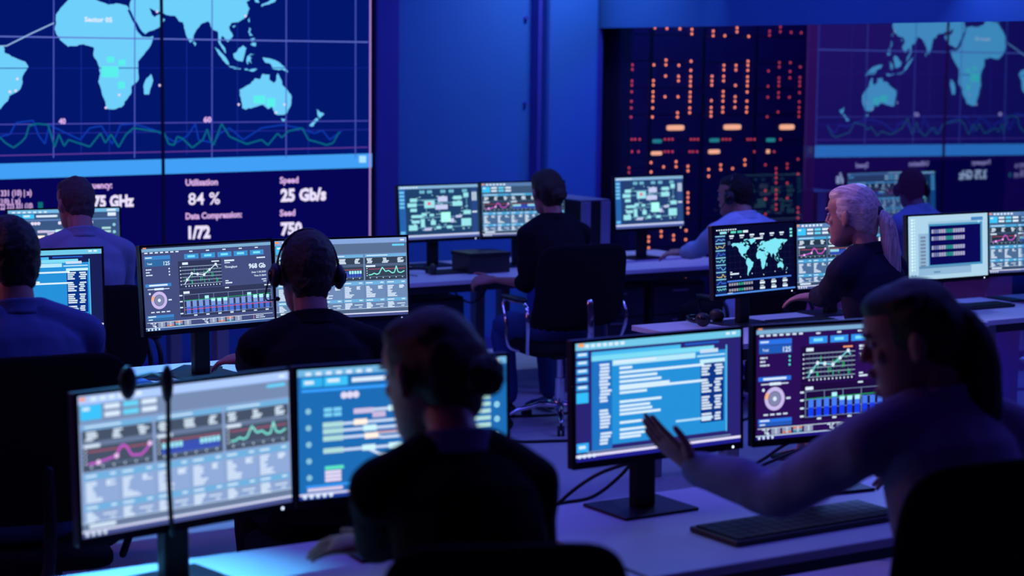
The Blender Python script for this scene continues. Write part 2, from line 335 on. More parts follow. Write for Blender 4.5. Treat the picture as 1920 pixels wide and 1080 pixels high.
bm = B(); rbox(bm, GLASSU - .02, GLASSU + .03, -1, WALLV, 0, .06); rbox(bm, GLASSU - .02, GLASSU + .03, 11.22, WALLV, .06, 2.25)
struct(mesh_obj('trim_4', bm, M_wallstrip))
# spotlight washing the bulkhead above the glass
for v_, e in ((9.93, 9),):
    l = bpy.data.lights.new('bulkhead_spot', 'SPOT'); l.energy = e; l.color = (.3, .45, 1); l.spot_size = math.radians(26); l.spot_blend = .9; l.shadow_soft_size = .02
    o = bpy.data.objects.new('bulkhead_spot', l); COL.objects.link(o); o.location = uv(7.62, v_, 3.0); o.rotation_euler = (uv(7.78, v_ - .05, 2.1) - uv(7.62, v_, 3.0)).to_track_quat('-Z', 'Y').to_euler()
# ================================================================== VIDEO WALL
VW = 11.16
def on_plane(px, py, n, c):
    d = ray(px, py); t = (c - n.dot(CAM)) / n.dot(d); return CAM + d * t
def W2(px, py): P = on_plane(px, py, V, VW); return (U.dot(P), P.z)
wall = thing('video_wall', 'huge lit video wall with a blue world map and white readouts', 'video wall', uv(2.5, WALLV - .01, 0), TH)
def wl(u, v, z): return Vector((u - 2.5, v - (WALLV - .01), z))
bm = B(); box(bm, -4 - 2.5, 5.94 - 2.5, VW + .004 - WALLV + .01, 0, .70, 3.30); mesh_obj('housing', bm, M_blk2, wall)
cv = Canvas(lambda x, y, lv: wl(x, VW - .0006 * lv, y))
cv.rect(-4, .72, 9.90, 2.56, (2, 22, 108), 0, 0)
def wrect(x0, y0, x1, y1, col, lv=2):
    cv.poly([W2(x0, y0), W2(x1, y0), W2(x1, y1), W2(x0, y1)], col, lv)
def wline(pts, w, col, lv=3): cv.line([W2(*p) for p in pts], w / 300, col, lv)
# brighter field behind the map, darker field behind the readouts
zb = W2(300, 322)[1]
cv.rect(-4, .72, 9.90, zb - .72, (6, 4, 84), 1)
def LL(lo, la): return (3.9328 + .0091524 * lo, 2.0224 + .0096517 * la)
for k, poly in CONT.items():
    cv.poly([LL(*p) for p in wob(poly)], (112, 208, 252), 3)
cv.poly([LL(*p) for p in [(20,36),(-6,35),(-9,38),(-9,44),(20,46),(40,46),(40,36)]], (2, 22, 108), 2)
# red sea, gulf
cv.poly([LL(*p) for p in [(33,28),(36,22),(40,15.5),(43.5,12),(44,12.6),(41,16.5),(38,22),(34.5,28.5)]], (4, 30, 130), 4)
for x in (101, 253, 398, 537, 667): wline([(x, -420), (x - 1, 296)], 2.0, (78, 92, 196), 5)
for x in (-60,): wline([(x, -420), (x, 306)], 2.0, (78, 92, 196), 5)
for x in (152, 205, 350, 445, 578): wline([(x, -420), (x, 290)], 1.6, (22, 44, 150), 2)
for a, b, c, w in ((68.2, 79, (96, 112, 208), 2.3), (233.5, 226.5, (74, 76, 180), 1.9), (292, 276, (96, 60, 160), 1.9), (251, 243, (34, 44, 150), 1.6), (128, 127, (14, 36, 140), 1.5), (-150, -115, (96, 104, 214), 2.6)):
    wline([(-400, a - (b - a) * .56), (690, b)], w, c, 5)
wline([(-20, 87), (12, 86), (60, 62), (101, 43)], 2.2, (150, 190, 240), 6)
gp = [(0, 258), (10, 268), (25, 277), (40, 266), (48, 257), (54, 236), (70, 232), (90, 234), (102, 276), (110, 252), (120, 274), (128, 262), (168, 275), (188, 250), (197, 268), (208, 252), (222, 276), (236, 252), (250, 240), (296, 247), (308, 250), (316, 270), (326, 272), (332, 256), (342, 260), (360, 277), (380, 262), (388, 242), (394, 262), (400, 272), (415, 232), (430, 256), (462, 270), (490, 262), (502, 272), (520, 250), (528, 258), (540, 246), (566, 240), (578, 262), (600, 268), (612, 272), (624, 268), (636, 247)]
wline([(-120, 262), (-90, 240), (-60, 262), (-30, 274)] + gp, 3.4, (10, 96, 128), 6)
bp_ = [(0, 256), (18, 252), (30, 230), (62, 226), (72, 254), (84, 270), (92, 234), (104, 240), (150, 262), (168, 240), (190, 236), (210, 270), (226, 234), (250, 232), (290, 244), (330, 268), (352, 254), (366, 232), (372, 262), (400, 268), (412, 250), (430, 240), (456, 262), (490, 240), (530, 234), (560, 240), (590, 250), (604, 244), (618, 262), (640, 246)]
wline(bp_, 3.2, (12, 54, 168), 5)
for (x0, y0, x1, y1) in ((190, 124, 222, 145), (200, 106, 214, 117), (222, 112, 235, 123), (221, 153, 234, 166), (475, 179, 497, 194), (500, 184, 516, 200)): wrect(x0, y0, x1, y1, (90, 240, 236), 6)
for x, y in ((18, 172), (29, 170), (32, 148), (223, 178), (198, 202), (447, 196), (533, 196), (517, 211), (294, 22), (460, 30), (299, 160)): 
    a, b = W2(x, y); cv.disc(a, b, .008, (240, 220, 250), 7, n=10)
cv.poly([W2(-400, 318), W2(697, 287.5), W2(697, 314), W2(-400, 349)], (66, 160, 246), 4)
wrect(673, 292, 686, 305, (170, 225, 255), 6)
wline([(694.5, -420), (693, 450)], 3.4, (176, 140, 214), 7)
def wtext(t, x0, x1, y, h, col=(236, 226, 255), bold=.03, lv=8):
    a, z0 = W2(x0, y); b, z1 = W2(x1, y); P = on_plane(x0, y, V, VW)
    hh = h * P.y / FPX
    vs_, fs, w = glyphs(t, bold); k = hh / .73; kx = (b - a) / w
    VV = [cv.bm.verts.new(wl(a + p * kx, VW - .0006 * lv, z0 + q * k)) for p, q in vs_]
    for f in fs:
        try: ff = cv.bm.faces.new([VV[i] for i in f])
        except ValueError: continue
        ff[cv.L] = (*lin(col), 1); ff.material_index = 1
PK = (220, 178, 236)
wtext('Sector 05', 158, 210, 40.5, 9, (235, 240, 255))
wtext('40', 110, 123, 232, 10, PK, .05); wtext('60', 381, 396, 229, 10, PK, .05)
wtext('Frequency:', 146, 210, 354, 12, PK, .035); wtext('3.75 GHz', 158, 251, 389, 22, bold=.05)
wtext('Utilisation', 347, 408, 348, 12, PK, .035); wtext('84 %', 352, 412, 384, 23, bold=.015)
wtext('Data Compression:', 347, 453, 411, 12, PK, .035); wtext('1/72', 349, 394, 447, 23, bold=.05)
wtext('Speed', 524, 559, 343.5, 12, PK, .035); wtext('25 Gb/s', 526, 611, 377, 23, bold=.05)
wtext('Seed', 524, 553, 405, 12, PK, .035); wtext('750', 526, 566, 440, 23, bold=.05)
wtext('22 331 (10) | x)', -14, 59, 368, 11, PK); wtext('1 (10) | x)', -14, 38, 382, 9, PK); wtext('22 223 331 (10)', 0, 61, 393, 11, PK)
wrect(71, 379, 80, 391, (10, 110, 120), 6)
scr = cv.build('screen', wall)
for x in (303, -250):
    a, _ = W2(x, 200); bm = B(); box(bm, a - .009 - 2.5, a + .009 - 2.5, VW - .02 - WALLV + .01, VW - .008 - WALLV + .01, .72, 3.28)
    mesh_obj('panel_seam', bm, mat('seam_trim', (.012, .012, .05), .4), wall)
# ================================================================== SERVER RACKS behind the glass
RV = 10.98
def RP(zx, zy): P = on_plane(1100 + zx / 2.3415, 20 + zy / 2.3415, V, RV); return U.dot(P), P.z
led_up = {198: [238, 258, 308, 327, 356, 398, 427, 467], 292: [75, 238, 307, 327, 356, 377, 397, 427, 467], 345: [78, 217, 238, 287, 378], 402: [80, 240, 288, 308, 378, 448, 467],
 455: [82, 102, 222, 262, 290, 310, 330, 358, 378, 398, 427, 448], 549: [90, 110, 288, 308, 327, 395, 425, 445, 463], 600: [110, 240, 260, 288, 308, 355, 375, 397, 425, 445],
 653: [75, 93, 240, 260, 328, 378, 398, 425], 705: [113, 222, 240, 262, 290, 310, 330, 357, 397, 425, 445], 796: [90, 108, 265, 332, 380, 466], 843: [72, 92, 228, 247, 295, 312, 330, 360, 380, 445],
 891: [95, 228, 267, 295, 380], 935: [97, 247, 293, 312, 330, 360, 400, 425, 445, 465]}
led_lo = {185: [690, 710], 282: [667, 708], 337: [686], 392: [663, 685], 444: [683, 703, 800, 820, 840, 868, 888], 535: [697, 727], 588: [677, 697], 640: [693], 694: [655, 677], 784: [677, 790, 827, 893, 910],
 831: [693, 713, 733, 755, 787, 807, 825, 852, 872], 880: [673, 690, 757, 823], 927: [652, 717, 865, 885, 910]}
def z8(x, y): return ((1140 + x / 2.4615 - 1100) * 2.3415, (300 + y / 2.4615 - 20) * 2.3415)
extra = [z8(*p) for p in ((85, 338), (85, 360), (85, 412), (187, 355), (187, 375), (187, 405), (187, 428), (245, 330), (245, 352), (302, 348), (302, 368), (302, 420), (360, 325), (358, 367), (297, 542), (353, 540))]
bounds = [(7.89, 8.06), (8.07, 8.53), (8.54, 9.02), (9.03, 9.52)]
posn = ['leftmost, beside the pillar', 'second from the pillar', 'third from the pillar', 'rightmost of the row']
leds = [(x, y, 'o') for d in (led_up, led_lo) for x, ys in d.items() for y in ys] + [(x, y, 'o') for x, y in extra]
for y, xs in ((565, (197, 212, 232, 343, 360, 376, 457, 472, 488, 597, 612, 628, 706, 720, 736, 850)), (619, (198, 227, 343, 358, 376, 452, 466, 484, 735, 822))): leds += [(x, y, 's') for x in xs]
ring = B(); 
def torus(bm, R_, r_, n=12, m=6):
    rg = [[bm.verts.new(((R_ + r_ * math.cos(2 * PI * j / m)) * math.cos(2 * PI * i / n), r_ * math.sin(2 * PI * j / m), (R_ + r_ * math.cos(2 * PI * j / m)) * math.sin(2 * PI * i / n))) for j in range(m)] for i in range(n)]
    for i in range(n):
        for j in range(m): bm.faces.new((rg[i][j], rg[(i + 1) % n][j], rg[(i + 1) % n][(j + 1) % m], rg[i][(j + 1) % m]))
    return bm
def tmesh(name, R_, r_, m):
    bm = torus(B(), R_, r_); me = bpy.data.meshes.new(name); bm.to_mesh(me); bm.free(); me.materials.append(m); return me
me_o = tmesh('led_ring', .0068, .0028, M_ledo); me_s = tmesh('led_ring_small', .006, .003, M_ledr); me_r = tmesh('led_ring_red', .0066, .0027, M_ledr)
racks = []
for (a, b), pn in zip(bounds, posn):
    t = thing('server_rack', 'black server rack with orange lights behind the glass, ' + pn, 'server rack', uv(a, RV, 0), TH, 'server racks behind the glass'); racks.append(t); w = b - a
    bm = B(); box(bm, 0, w, .03, .9, 0, 2.6); mesh_obj('cabinet', bm, M_led_off, t)
    for k in range(13):
        z = .12 + k * .19; bm = B(); box(bm, .012, w - .012, .004, .035, z, z + .182, bev=.004); mesh_obj('server_unit', bm, M_led_off, t)
def radd(x, y, me, name):
    u_, z = RP(x, y)
    for (a, b), t in zip(bounds, racks):
        if a - .01 <= u_ <= b + .01:
            o = bpy.data.objects.new(name, me); COL.objects.link(o); o.parent = t; o.location = (u_ - a, -.002, z); return
for x, y, k in leds:
    x += (y - 300) * -.028 if False else 0
    ox = -(y - 320) * .028 if (y < 500) else 0
    radd(x + ox if k == 'o' else x, y, me_o if (k == 'o' and 205 < x < 760) else (me_r if k == 'o' else me_s), 'indicator_light')
for (x0, x1, y, hh, m) in ((350, 428, 514, 24, M_ledp), (600, 678, 511, 24, M_ledp), (845, 912, 511, 24, M_ledp), (288, 330, 573, 18, M_ledt), (538, 583, 569, 18, M_ledt), (787, 828, 568, 18, M_ledt), (281, 331, 626, 18, M_ledp), (533, 585, 619, 20, M_ledp), (788, 803, 618, 18, M_ledp)):
    a, z = RP(x0, y + hh / 2); b, z1 = RP(x1, y - hh / 2); bm = B(); superell(bm, (0, 0, 0), ((b - a) / 2, .004, (z1 - z) / 2), .4, .5, nu=24, nv=8)
    me = bpy.data.meshes.new('label_light'); bm.to_mesh(me); bm.free(); me.materials.append(m); radd((x0 + x1) / 2, y, me, 'label_light')
# dark wall display in the server room, and a bench under it
P = on_plane(1740, 300, V, 13.36); Q = on_plane(1880, 397, V, 13.36)
t = thing('wall_display', 'dark switched-off display seen through the glass partition', 'display', uv(U.dot(P), 13.4, Q.z), TH)
bm = B(); box(bm, 0, U.dot(Q) - U.dot(P), -.05, -.005, 0, P.z - Q.z, bev=.006); mesh_obj('housing', bm, M_blk, t)
bm = B(); box(bm, .02, U.dot(Q) - U.dot(P) - .02, -.056, -.05, .02, P.z - Q.z - .02); mesh_obj('screen', bm, M_gloss, t)
# ================================================================== MONITOR CONTENTS (16 x 9 units)
WH = (215, 232, 250); CY = (120, 225, 240); PKL = (205, 90, 215)
def c_graph(c, bg, hz):  # hz selects paler colours with haze mixed into them
    R = random.Random(3)
    hi = (60, 130, 200) if hz else (40, 110, 225); pan = tuple(int(x * .72) for x in bg)
    c.rect(0, 0, 16, 9, bg, 0, 0)
    c.rect(0, 0, 16, .16, (40, 45, 80), 1); c.rect(0, .16, 16, .34, (120, 168, 205), 1)
    c.rect(.2, .02, .4, .12, (240, 140, 90), 3)
    for i in range(7): c.rect(.35 + i * .62, .55, .38, .14, WH, 4)
    c.rect(.3, .95, 3.1, .42, hi, 2); c.rect(.4, 1.08, .8, .12, WH, 3); c.rect(.3, 1.42, 3.1, .66, tuple(int(x * .8) for x in hi), 2)
    c.text('125', 3.3, 2.0, .42, WH, 4, 'r'); c.text('Total', .6, 1.88, .2, WH, 4)
    for i in range(3): c.words(.4, 2.35 + i * .3, [.7, .5, .9][i], .12, WH); c.disc(3.2, 2.4 + i * .33, .09, (90, 230, 220) if not hz else WH, 4)
    c.rect(.25, 3.95, 3.1, .34, hi, 2); c.rect(.7, 4.03, 2.2, .18, WH, 3); c.rect(.5, 4.5, 2.6, .08, WH, 3); c.rect(1.3, 4.43, 1.1, .22, WH, 4)
    c.disc(1.8, 5.75, .95, (196, 180, 232), 3, .62, n=30); c.disc(1.8, 5.75, .58, (126, 130, 170), 3); c.disc(1.8, 5.75, .18, WH, 5)
    c.disc(1.8, 5.75, .96, (236, 170, 140), 4, .62, PI * 1.0, PI * 1.2, n=6); c.disc(.72, 5.0, .12, WH, 4); c.rect(2.9, 5.7, .4, .14, WH, 4)
    for i in range(4): c.rect(.75 + i * .62, 6.95, .42, .12, WH, 4)
    c.rect(.25, 7.35, 3.2, .3, hi, 2); c.rect(.25, 7.68, 3.2, .26, tuple(int(x * .8) for x in hi), 2); c.rect(.4, 7.42, .9, .12, WH, 4); c.rect(.4, 7.75, .5, .1, WH, 4)
    for i in range(5):
        c.rect(5.1 + 2.05 * i, .95, 1.75, .55, (50, 140, 235) if not hz else (60, 140, 205), 2); c.rect(5.5 + 2.05 * i, 1.1, .9, .24, (120, 220, 250), 3); c.rect(5.75 + 2.05 * i, .62, .4, .12, WH, 3)
    c.rect(4.3, 1.7, 5.3, 2.95, pan, 1); c.rect(4.8, 1.85, .7, .26, WH, 4); c.rect(8.4, 1.85, .95, .13, (240, 150, 120) if not hz else WH, 4)
    for i in range(6): c.rect(4.7, 2.3 + .38 * i, 4.9, .05, (170, 190, 215), 2); c.disc(4.55, 2.35 + .38 * i, .07, WH, 3)
    for i in range(12): c.rect(5.1 + i * .38, 2.2, .03, 2.1, (70, 90, 130), 2); c.rect(5.05 + i * .38, 4.38, .12, .14, WH, 3)
    for i in range(22): x = 4.9 + R.random() * 4.3; y = 2.5 + R.random() * 1.4; c.rect(x, y, .06, R.uniform(.15, .5), (30, 200, 120), 3)
    L = [(4.95, 4.25), (5.3, 3.75), (5.9, 3.1), (6.6, 3.2), (7.4, 3.3), (8.1, 2.8), (8.9, 2.25), (9.15, 2.6)]
    c.line(L, .09, CY if not hz else WH, 5)
    for p in L[1:-1]: c.disc(p[0], p[1], .16, WH, 6)
    c.text('Throughput', 10, 2.75, .24, WH, 4); c.rect(10, 1.85, 1.25, .18, WH, 4); c.rect(10, 2.12, .7, .1, WH, 4); c.rect(10, 4.1, .4, .12, WH, 4); c.rect(10, 4.32, .85, .14, WH, 4)
    c.text('968 Gb', 15.2, 2.95, .52, WH, 4, 'r', .04); c.rect(14.1, 1.75, 1.1, .14, WH, 4)
    c.text('Date 11.05.2020', 15.2, 3.5, .2, WH, 4, 'r'); c.text('Time 21:38:41', 15.2, 3.9, .2, WH, 4, 'r'); c.rect(14.6, 4.2, .6, .1, WH, 4); c.rect(14.8, 4.42, .4, .1, WH, 4)
    c.rect(4.3, 4.75, 11.5, 3.0, pan, 1); c.rect(4.75, 5.0, .75, .26, WH, 4); c.rect(9.9, 4.85, .5, .13, WH, 4); c.rect(14.9, 4.85, .8, .13, WH, 4)
    for i in range(7): c.rect(4.75 + i * 1.83, 5.35, .05, 2.15, (130, 150, 190), 2); c.rect(5.9 + i * 1.5, 7.58, .4, .14, WH, 4)
    for i in range(4): c.rect(4.75, 5.35 + i * .7, 11, .04, (130, 150, 190), 2); c.rect(4.25, 5.35 + i * .65, .36, .14, WH, 4)
    tops = [6.0, 6.0, 6.0, 5.6, 5.9, 5.95, 5.95, 6.05, 6.05, 6.0, 5.6, 5.9, 5.9, 5.95]
    for i, ty in enumerate(tops):
        x = 5.05 + i * .76; b0, b1 = ((70, 110, 210), (120, 150, 215)) if hz else ((20, 60, 235), (70, 120, 235))
        c.rect(x, ty, .5, .5 + 7.4 - 6.4, b1, 3); c.rect(x, 6.7, .5, .7, b0, 4)
        if i in (3, 4, 5, 6, 10, 11, 12, 13): c.rect(x, ty, .5, .36, (170, 240, 255), 5)
    c.line([(4.75, 6.0), (15.7, 5.85)], .07, (30, 160, 90), 6)
    if hz: c.line([(4.75, 7.0), (15.7, 6.85)], .06, (220, 80, 120), 6)
    c.rect(.2, 7.98 + .1, 15.6, .05, WH, 3)
    for k in (0, 6.3):
        for a in ([(.5, 8.2), (.8, 8.2), (.8, 8.5), (1.2, 8.5)], [(1.0, 8.2), (1.2, 8.2)], [(1.0, 8.2), (1.0, 8.6), (1.2, 8.6)]): c.line([(p[0] + k + .1, p[1]) for p in a], .08, WH, 4)
        for i in range(4):
            for j in range(3):
                col = (150, 160, 190)
                if (i, j) in ((2, 0), (1, 2)): col = (225, 130, 90)
                if (i, j) == (2, 2): col = (50, 140, 170)
                c.rect(1.5 + k + i * 1.05, 8.16 + j * .155, .85, .13, col, 3); c.rect(1.85 + k + i * 1.05, 8.19 + j * .155, .2, .07, WH, 4)
    c.rect(13.3, 8.15, .05, .45, (230, 160, 140), 3); c.words(13.6, 8.22, 1, .09, WH); c.words(13.6, 8.42, 1.2, .09, WH)
    c.rect(0, 8.66, 16, .08, (190, 215, 240), 3); c.rect(0, 8.74, 16, .26, (60, 90, 150) if hz else (30, 20, 120), 2)
    for i in range(4): c.disc(.35 + i * .42, 8.86, .11, WH, 4)
def c_panel(c, bg, hz, split=False):  # hz washes out the header colour as painted haze
    R = random.Random(5); dk = tuple(int(x * .5) for x in bg); hd = (108, 172, 218) if hz else (70, 165, 215)
    c.rect(0, 0, 16, 9, bg, 0, 0); c.rect(0, 0, 16, .55, tuple(min(255, int(x * 1.25)) for x in bg), 1); c.rect(0, .6, 16, 1.15, tuple(int(x * .85) for x in bg), 1)
    c.rect(.1, .1, .45, .22, (240, 150, 100), 3)
    for i in range(6): c.rect(.9 + i * .65, .12, .42, .26, WH, 3)
    c.rect(.15, .62, 1.5, .95, (60, 190, 245), 3); c.rect(.3, .75, .5, .2, WH, 4)
    for i in range(3):
        for j in range(2): c.rect(1.85 + i * 1.35, .68 + j * .5, 1.1, .3, WH if i != 1 else (100, 210, 245), 3)
    c.rect(14.2, .75, 1.5, .22, (100, 205, 245), 3); c.rect(15.2, .2, .5, .2, WH, 3)
    for k in range(3):
        x = .2 + k * 5.3; w = 5.1
        c.rect(x, 1.85, w, .34, hd, 2); c.rect(x, 2.22, w, 2.6, dk, 1); c.rect(x + .2, 1.95, 2.6, .1, WH, 3)
        c.rect(x, 2.95, w, .32, tuple(int(q * .75) for q in bg), 2)
        for i in range(3):
            for q in range(4): c.rect(x + .2 + i * 1.9 + R.random() * .15, 2.32 + q * .15, R.uniform(.4, .8), .11, WH, 3)
        c.rect(x + .1, 3.12, 1.15, .2, WH, 4)
        c.rect(x + .4, 3.55, w - .6, .06, (190, 80, 110), 3); c.rect(x + .4, 4.45, w - .6, .03, (120, 150, 190), 2)
        for i in range(6): c.disc(x + .6 + i * .8, 4.58, .06, WH, 3)
        for i in range(4): c.disc(x + .22, 3.5 + i * .27, .06, WH, 3)
        if k == 0:
            L = [(.4, 4.35), (1.1, 4.3), (1.9, 4.15), (2.4, 4.05), (2.65, 3.55), (2.9, 3.4), (3.15, 3.55), (3.5, 4.15), (4.2, 4.2), (4.6, 3.9), (4.85, 3.55)]
            c.line([(x + a, b) for a, b in L], .13, PKL, 5)
            for i in (1, 3, 10): c.disc(x + L[i][0], L[i][1], .16, (240, 200, 245), 6)
        if k == 1:
            for i in range(14):
                xx = x + .45 + i * .32; c.rect(xx, 3.75, .22, .68, (50, 80, 200), 4)
                if i < 5 or i > 8: c.rect(xx, 3.7, .24, .35, (160, 235, 255), 5)
        if k == 2:
            L = [(.4, 4.25), (.8, 4.2), (1.1, 4.05), (1.4, 4.2), (1.7, 4.1), (2.1, 3.4), (2.5, 3.9), (2.9, 3.8), (3.3, 4.1), (3.6, 4.05), (3.85, 3.3), (4.05, 4.0), (4.4, 4.1), (4.85, 3.9)]
            c.line([(x + a, b) for a, b in L], .12, (130, 235, 225), 5)
    for k in range(6):
        x = .2 + k * 2.63
        for (y, h) in ((4.95, .42), (6.95, .38)): c.rect(x, y, 2.5, h, hd, 2); c.rect(x + .15, y + .12, .8, .12, WH, 3); c.rect(x + 1.9, y + .12, .4, .12, WH, 3)
        c.rect(x, 5.4, 2.5, 1.5, tuple(min(255, int(q * 1.04)) for q in bg), 1)
        for q in range(9): c.rect(x + .15, 5.5 + q * .15, R.uniform(.35, .8) if q < 6 else R.uniform(.6, 1.3), .1, WH, 4)
        for q in range(3): c.rect(x + 1.6, 5.5 + q * .13, R.uniform(.3, .7), .1, WH, 4)
        for q in range(5): c.rect(x + .15, 7.4 + q * .14, R.uniform(.35, .9), .1, WH, 4)
        c.rect(x + 1.3, 7.6, 1.0, .09, WH, 4); c.rect(x + 1.8, 7.85, .4, .09, WH, 4)
    c.rect(0, 8.05, 16, .05, (190, 215, 240), 3); c.rect(0, 8.12, 16, .4, tuple(int(q * .75) for q in bg), 2); c.rect(.5, 8.2, 1.9, .22, WH, 4)
    c.rect(0, 8.56, 16, .12, (220, 222, 245), 3); c.rect(0, 8.7, 16, .3, (70, 80, 140), 2)
    for i in range(4): c.disc(.35 + i * .42, 8.82, .12, WH, 4)
def c_rail(c, bg, hz):
    c.rect(0, 0, 16, 9, bg, 0, 0); c.rect(0, 0, 16, .5, (110, 178, 222), 1)
    for i in range(7): c.rect(.6 + i * .75, .22, .42, .22, WH, 3)
    c.rect(14.2, .1, 1.3, .3, WH, 3)
    c.rect(.3, .62, 1.55, .62, (50, 175, 235), 2); c.rect(1.95, .62, 1.75, .62, (60, 190, 245), 2); c.rect(.5, .8, .7, .24, WH, 3); c.rect(2.2, .75, .9, .24, WH, 3); c.rect(4.0, .78, 3.0, .3, WH, 3)
    c.rect(14.3, .62, 1.2, .5, WH, 3); c.rect(.3, 1.4, 15.3, .18, tuple(int(min(255, x * 1.35 + 20)) for x in bg), 2)
    for x in (3.4, 7.3, 11): 
        for k in range(3): c.disc(x + k * .45, 1.95, .25, (220, 214, 240), 4, n=10)
    for k in range(5): c.disc(.75, 2.9 + 1.15 * k, .2, (140, 200, 220), 4, .05); c.disc(15.2, 2.4 + 1.05 * k, .22, (150, 215, 235), 4, .06)
    for i in range(2):
        for j in range(2): c.rect(1.9 + i * .7, 2.75 + j * .35, .6, .26, (120, 205, 240), 4)
    G = (170, 215, 215); T = (196, 214, 242)
    for y in (3.75, 4.2, 4.7): c.rect(1.8, y, 1.5, .36, G, 4)
    c.rect(1.8, 5.55, 1.5, .36, G, 4); c.rect(4.1, 2.95, 1.5, .36, (200, 190, 225), 4)
    for pts in ([(5.4, 3.1), (9.2, 3.1), (10.3, 3.9), (13, 3.9)], [(3.2, 3.92), (11.5, 3.92)], [(3.2, 4.38), (11, 4.38)], [(3.2, 4.88), (5.6, 4.88), (6.2, 5.1), (12.2, 5.1), (12.8, 4.7)], [(5.8, 4.75), (12, 4.75)], [(3.2, 5.75), (13, 5.75)], [(5.0, 5.75), (6.0, 6.25), (12, 6.25)]): c.line(pts, .2, T, 3)
    c.rect(5.8, 4.66, 5, .12, (190, 120, 130), 4)
    for x, y, q in ((4.6, 3.88, 1), (8.3, 3.88, 0), (5.3, 4.35, 0), (9, 4.35, 0), (5.4, 4.9, 1), (10.6, 5.1, 1), (7.2, 3.08, 0), (8.7, 3.1, 0), (6.0, 3.45, 2), (8.4, 4.72, 2), (5.2, 5.72, 0), (7.2, 5.72, 0), (9.2, 5.72, 0), (11.3, 5.75, 0), (7.3, 6.28, 1), (9.4, 6.25, 0), (11.6, 6.3, 0)):
        c.rect(x - .5, y - .19, 1.0, .4, ((200, 240, 250), (255, 238, 224), (196, 180, 218))[q], 5)
    for x, y in ((1.9, 6.8), (5.0, 6.8), (8, 6.8)): c.rect(x, y, 1.4, .25, (90, 225, 190), 4)
    for j in range(3): c.rect(1.9, 7.12 + j * .27, 1.2, .22, (226, 214, 240), 4)
    c.rect(5.0, 7.1, 1.1, .25, (226, 214, 240), 4)
    for j in range(5): c.rect(11.3 + (j % 2) * .5, 3.1 + j * .38, 1.4, .28, T if j != 2 else (240, 170, 140), 4); c.rect(13.4, 2.7 + j * .5, 1.3, .3, G, 4)
    c.rect(.5, 8.05, 15, .14, tuple(int(min(255, x * 1.3 + 20)) for x in bg), 2); c.rect(.6, 8.25, 2.6, .22, (215, 205, 235), 4)
    c.rect(0, 8.6, 16, .14, (215, 215, 245), 3); c.rect(0, 8.74, 16, .26, (30, 60, 150), 2)
    for i in range(5): c.disc(.4 + i * .48, 8.8, .15, WH, 4)
def c_code(c, bg, hz):
    R = random.Random(11); win = (36, 140, 212)
    c.rect(0, 0, 16, 9, bg, 0, 0); c.rect(0, 0, 16, .55, (110, 196, 228), 1); c.rect(.3, .03, .5, .26, (250, 160, 90), 3)
    for i in range(7): c.rect(.9 + i * .55, .12, .38, .24, WH, 3)
    for i in range(2): c.rect(14.5 + i * .6, .12, .4, .2, WH, 3)
    for i in range(5): c.rect(.1, .7 + i * .62, 1.1, .42, (40, 150, 225), 2); c.rect(.25, .78 + i * .62, .8, .18, (210, 235, 250), 3)
    c.rect(.1, 3.75, 1.1, .8, (50, 185, 245), 2); c.rect(.1, 7.6, 1.1, .7, (50, 170, 245), 2); c.rect(.3, 7.8, .6, .22, WH, 3)
    c.rect(1.5, .75, 8.5, .3, (70, 180, 235), 1); c.rect(1.5, 1.05, 11.8, .4, (120, 214, 240), 2); c.rect(10.4, .72, 3.4, .16, (30, 90, 190), 2)
    c.rect(1.5, 1.45, 1.9, 6.9, (30, 110, 190), 1); c.rect(3.4, 1.45, 11.2, 6.5, win, 1); c.rect(14.5, 1.1, .12, 6.9, (90, 190, 240), 2)
    c.rect(3.45, 1.5, 8.0, .42, (176, 226, 244), 2); c.rect(3.6, 1.56, 4.0, .2, WH, 3)
    for j in range(25):
        if j not in (12, 13, 20): c.rect(2.2 + R.random() * .1, 1.7 + j * .25, R.uniform(.7, 1.05), .17, WH, 3)
    ys = [(2.15, 1.2), (2.5, 3.6), (2.5, 8.2), (2.85, 3.6), (3.2, 4.0), (3.55, 4.8), (3.75, 8.4), (4.05, 2.6), (4.75, 4.0), (5.1, 2.9), (5.4, 3.1), (5.7, 3.9), (6.35, 2.3), (6.9, 2.5), (7.25, 2.4), (7.5, 2.0)]
    for y, w in ys: c.line([(4.1, y), (4.1 + w, y)], .19, (214, 236, 252), 3)
    c.line([(9.5, 6.75), (13.2, 6.75)], .17, (170, 216, 244), 3)
    c.rect(11.6, 1.75, 2.8, .14, (170, 220, 244), 2); c.rect(11.9, 1.3, 1.8, .3, (196, 216, 240), 3)
    c.rect(11.9, 2.1, 2.5, .3, (190, 232, 248), 3); c.rect(11.95, 2.42, 2.35, 4.7, (10, 50, 130), 2)
    for j in range(20):
        if j % 6 != 4: c.rect(12.05, 2.55 + j * .225, R.uniform(.6, 1.05), .15, WH, 3); c.rect(13.3 + R.random() * .2, 2.55 + j * .225, R.uniform(.5, .8), .15, WH, 3)
    c.rect(1.0, 8.28, 14, .12, (110, 130, 170), 2); c.rect(0, 8.48, 16, .2, (224, 218, 246), 3); c.rect(0, 8.68, 16, .32, (30, 30, 140), 2)
    for i in range(4): c.disc(.35 + i * .45, 8.6, .15, WH, 4)
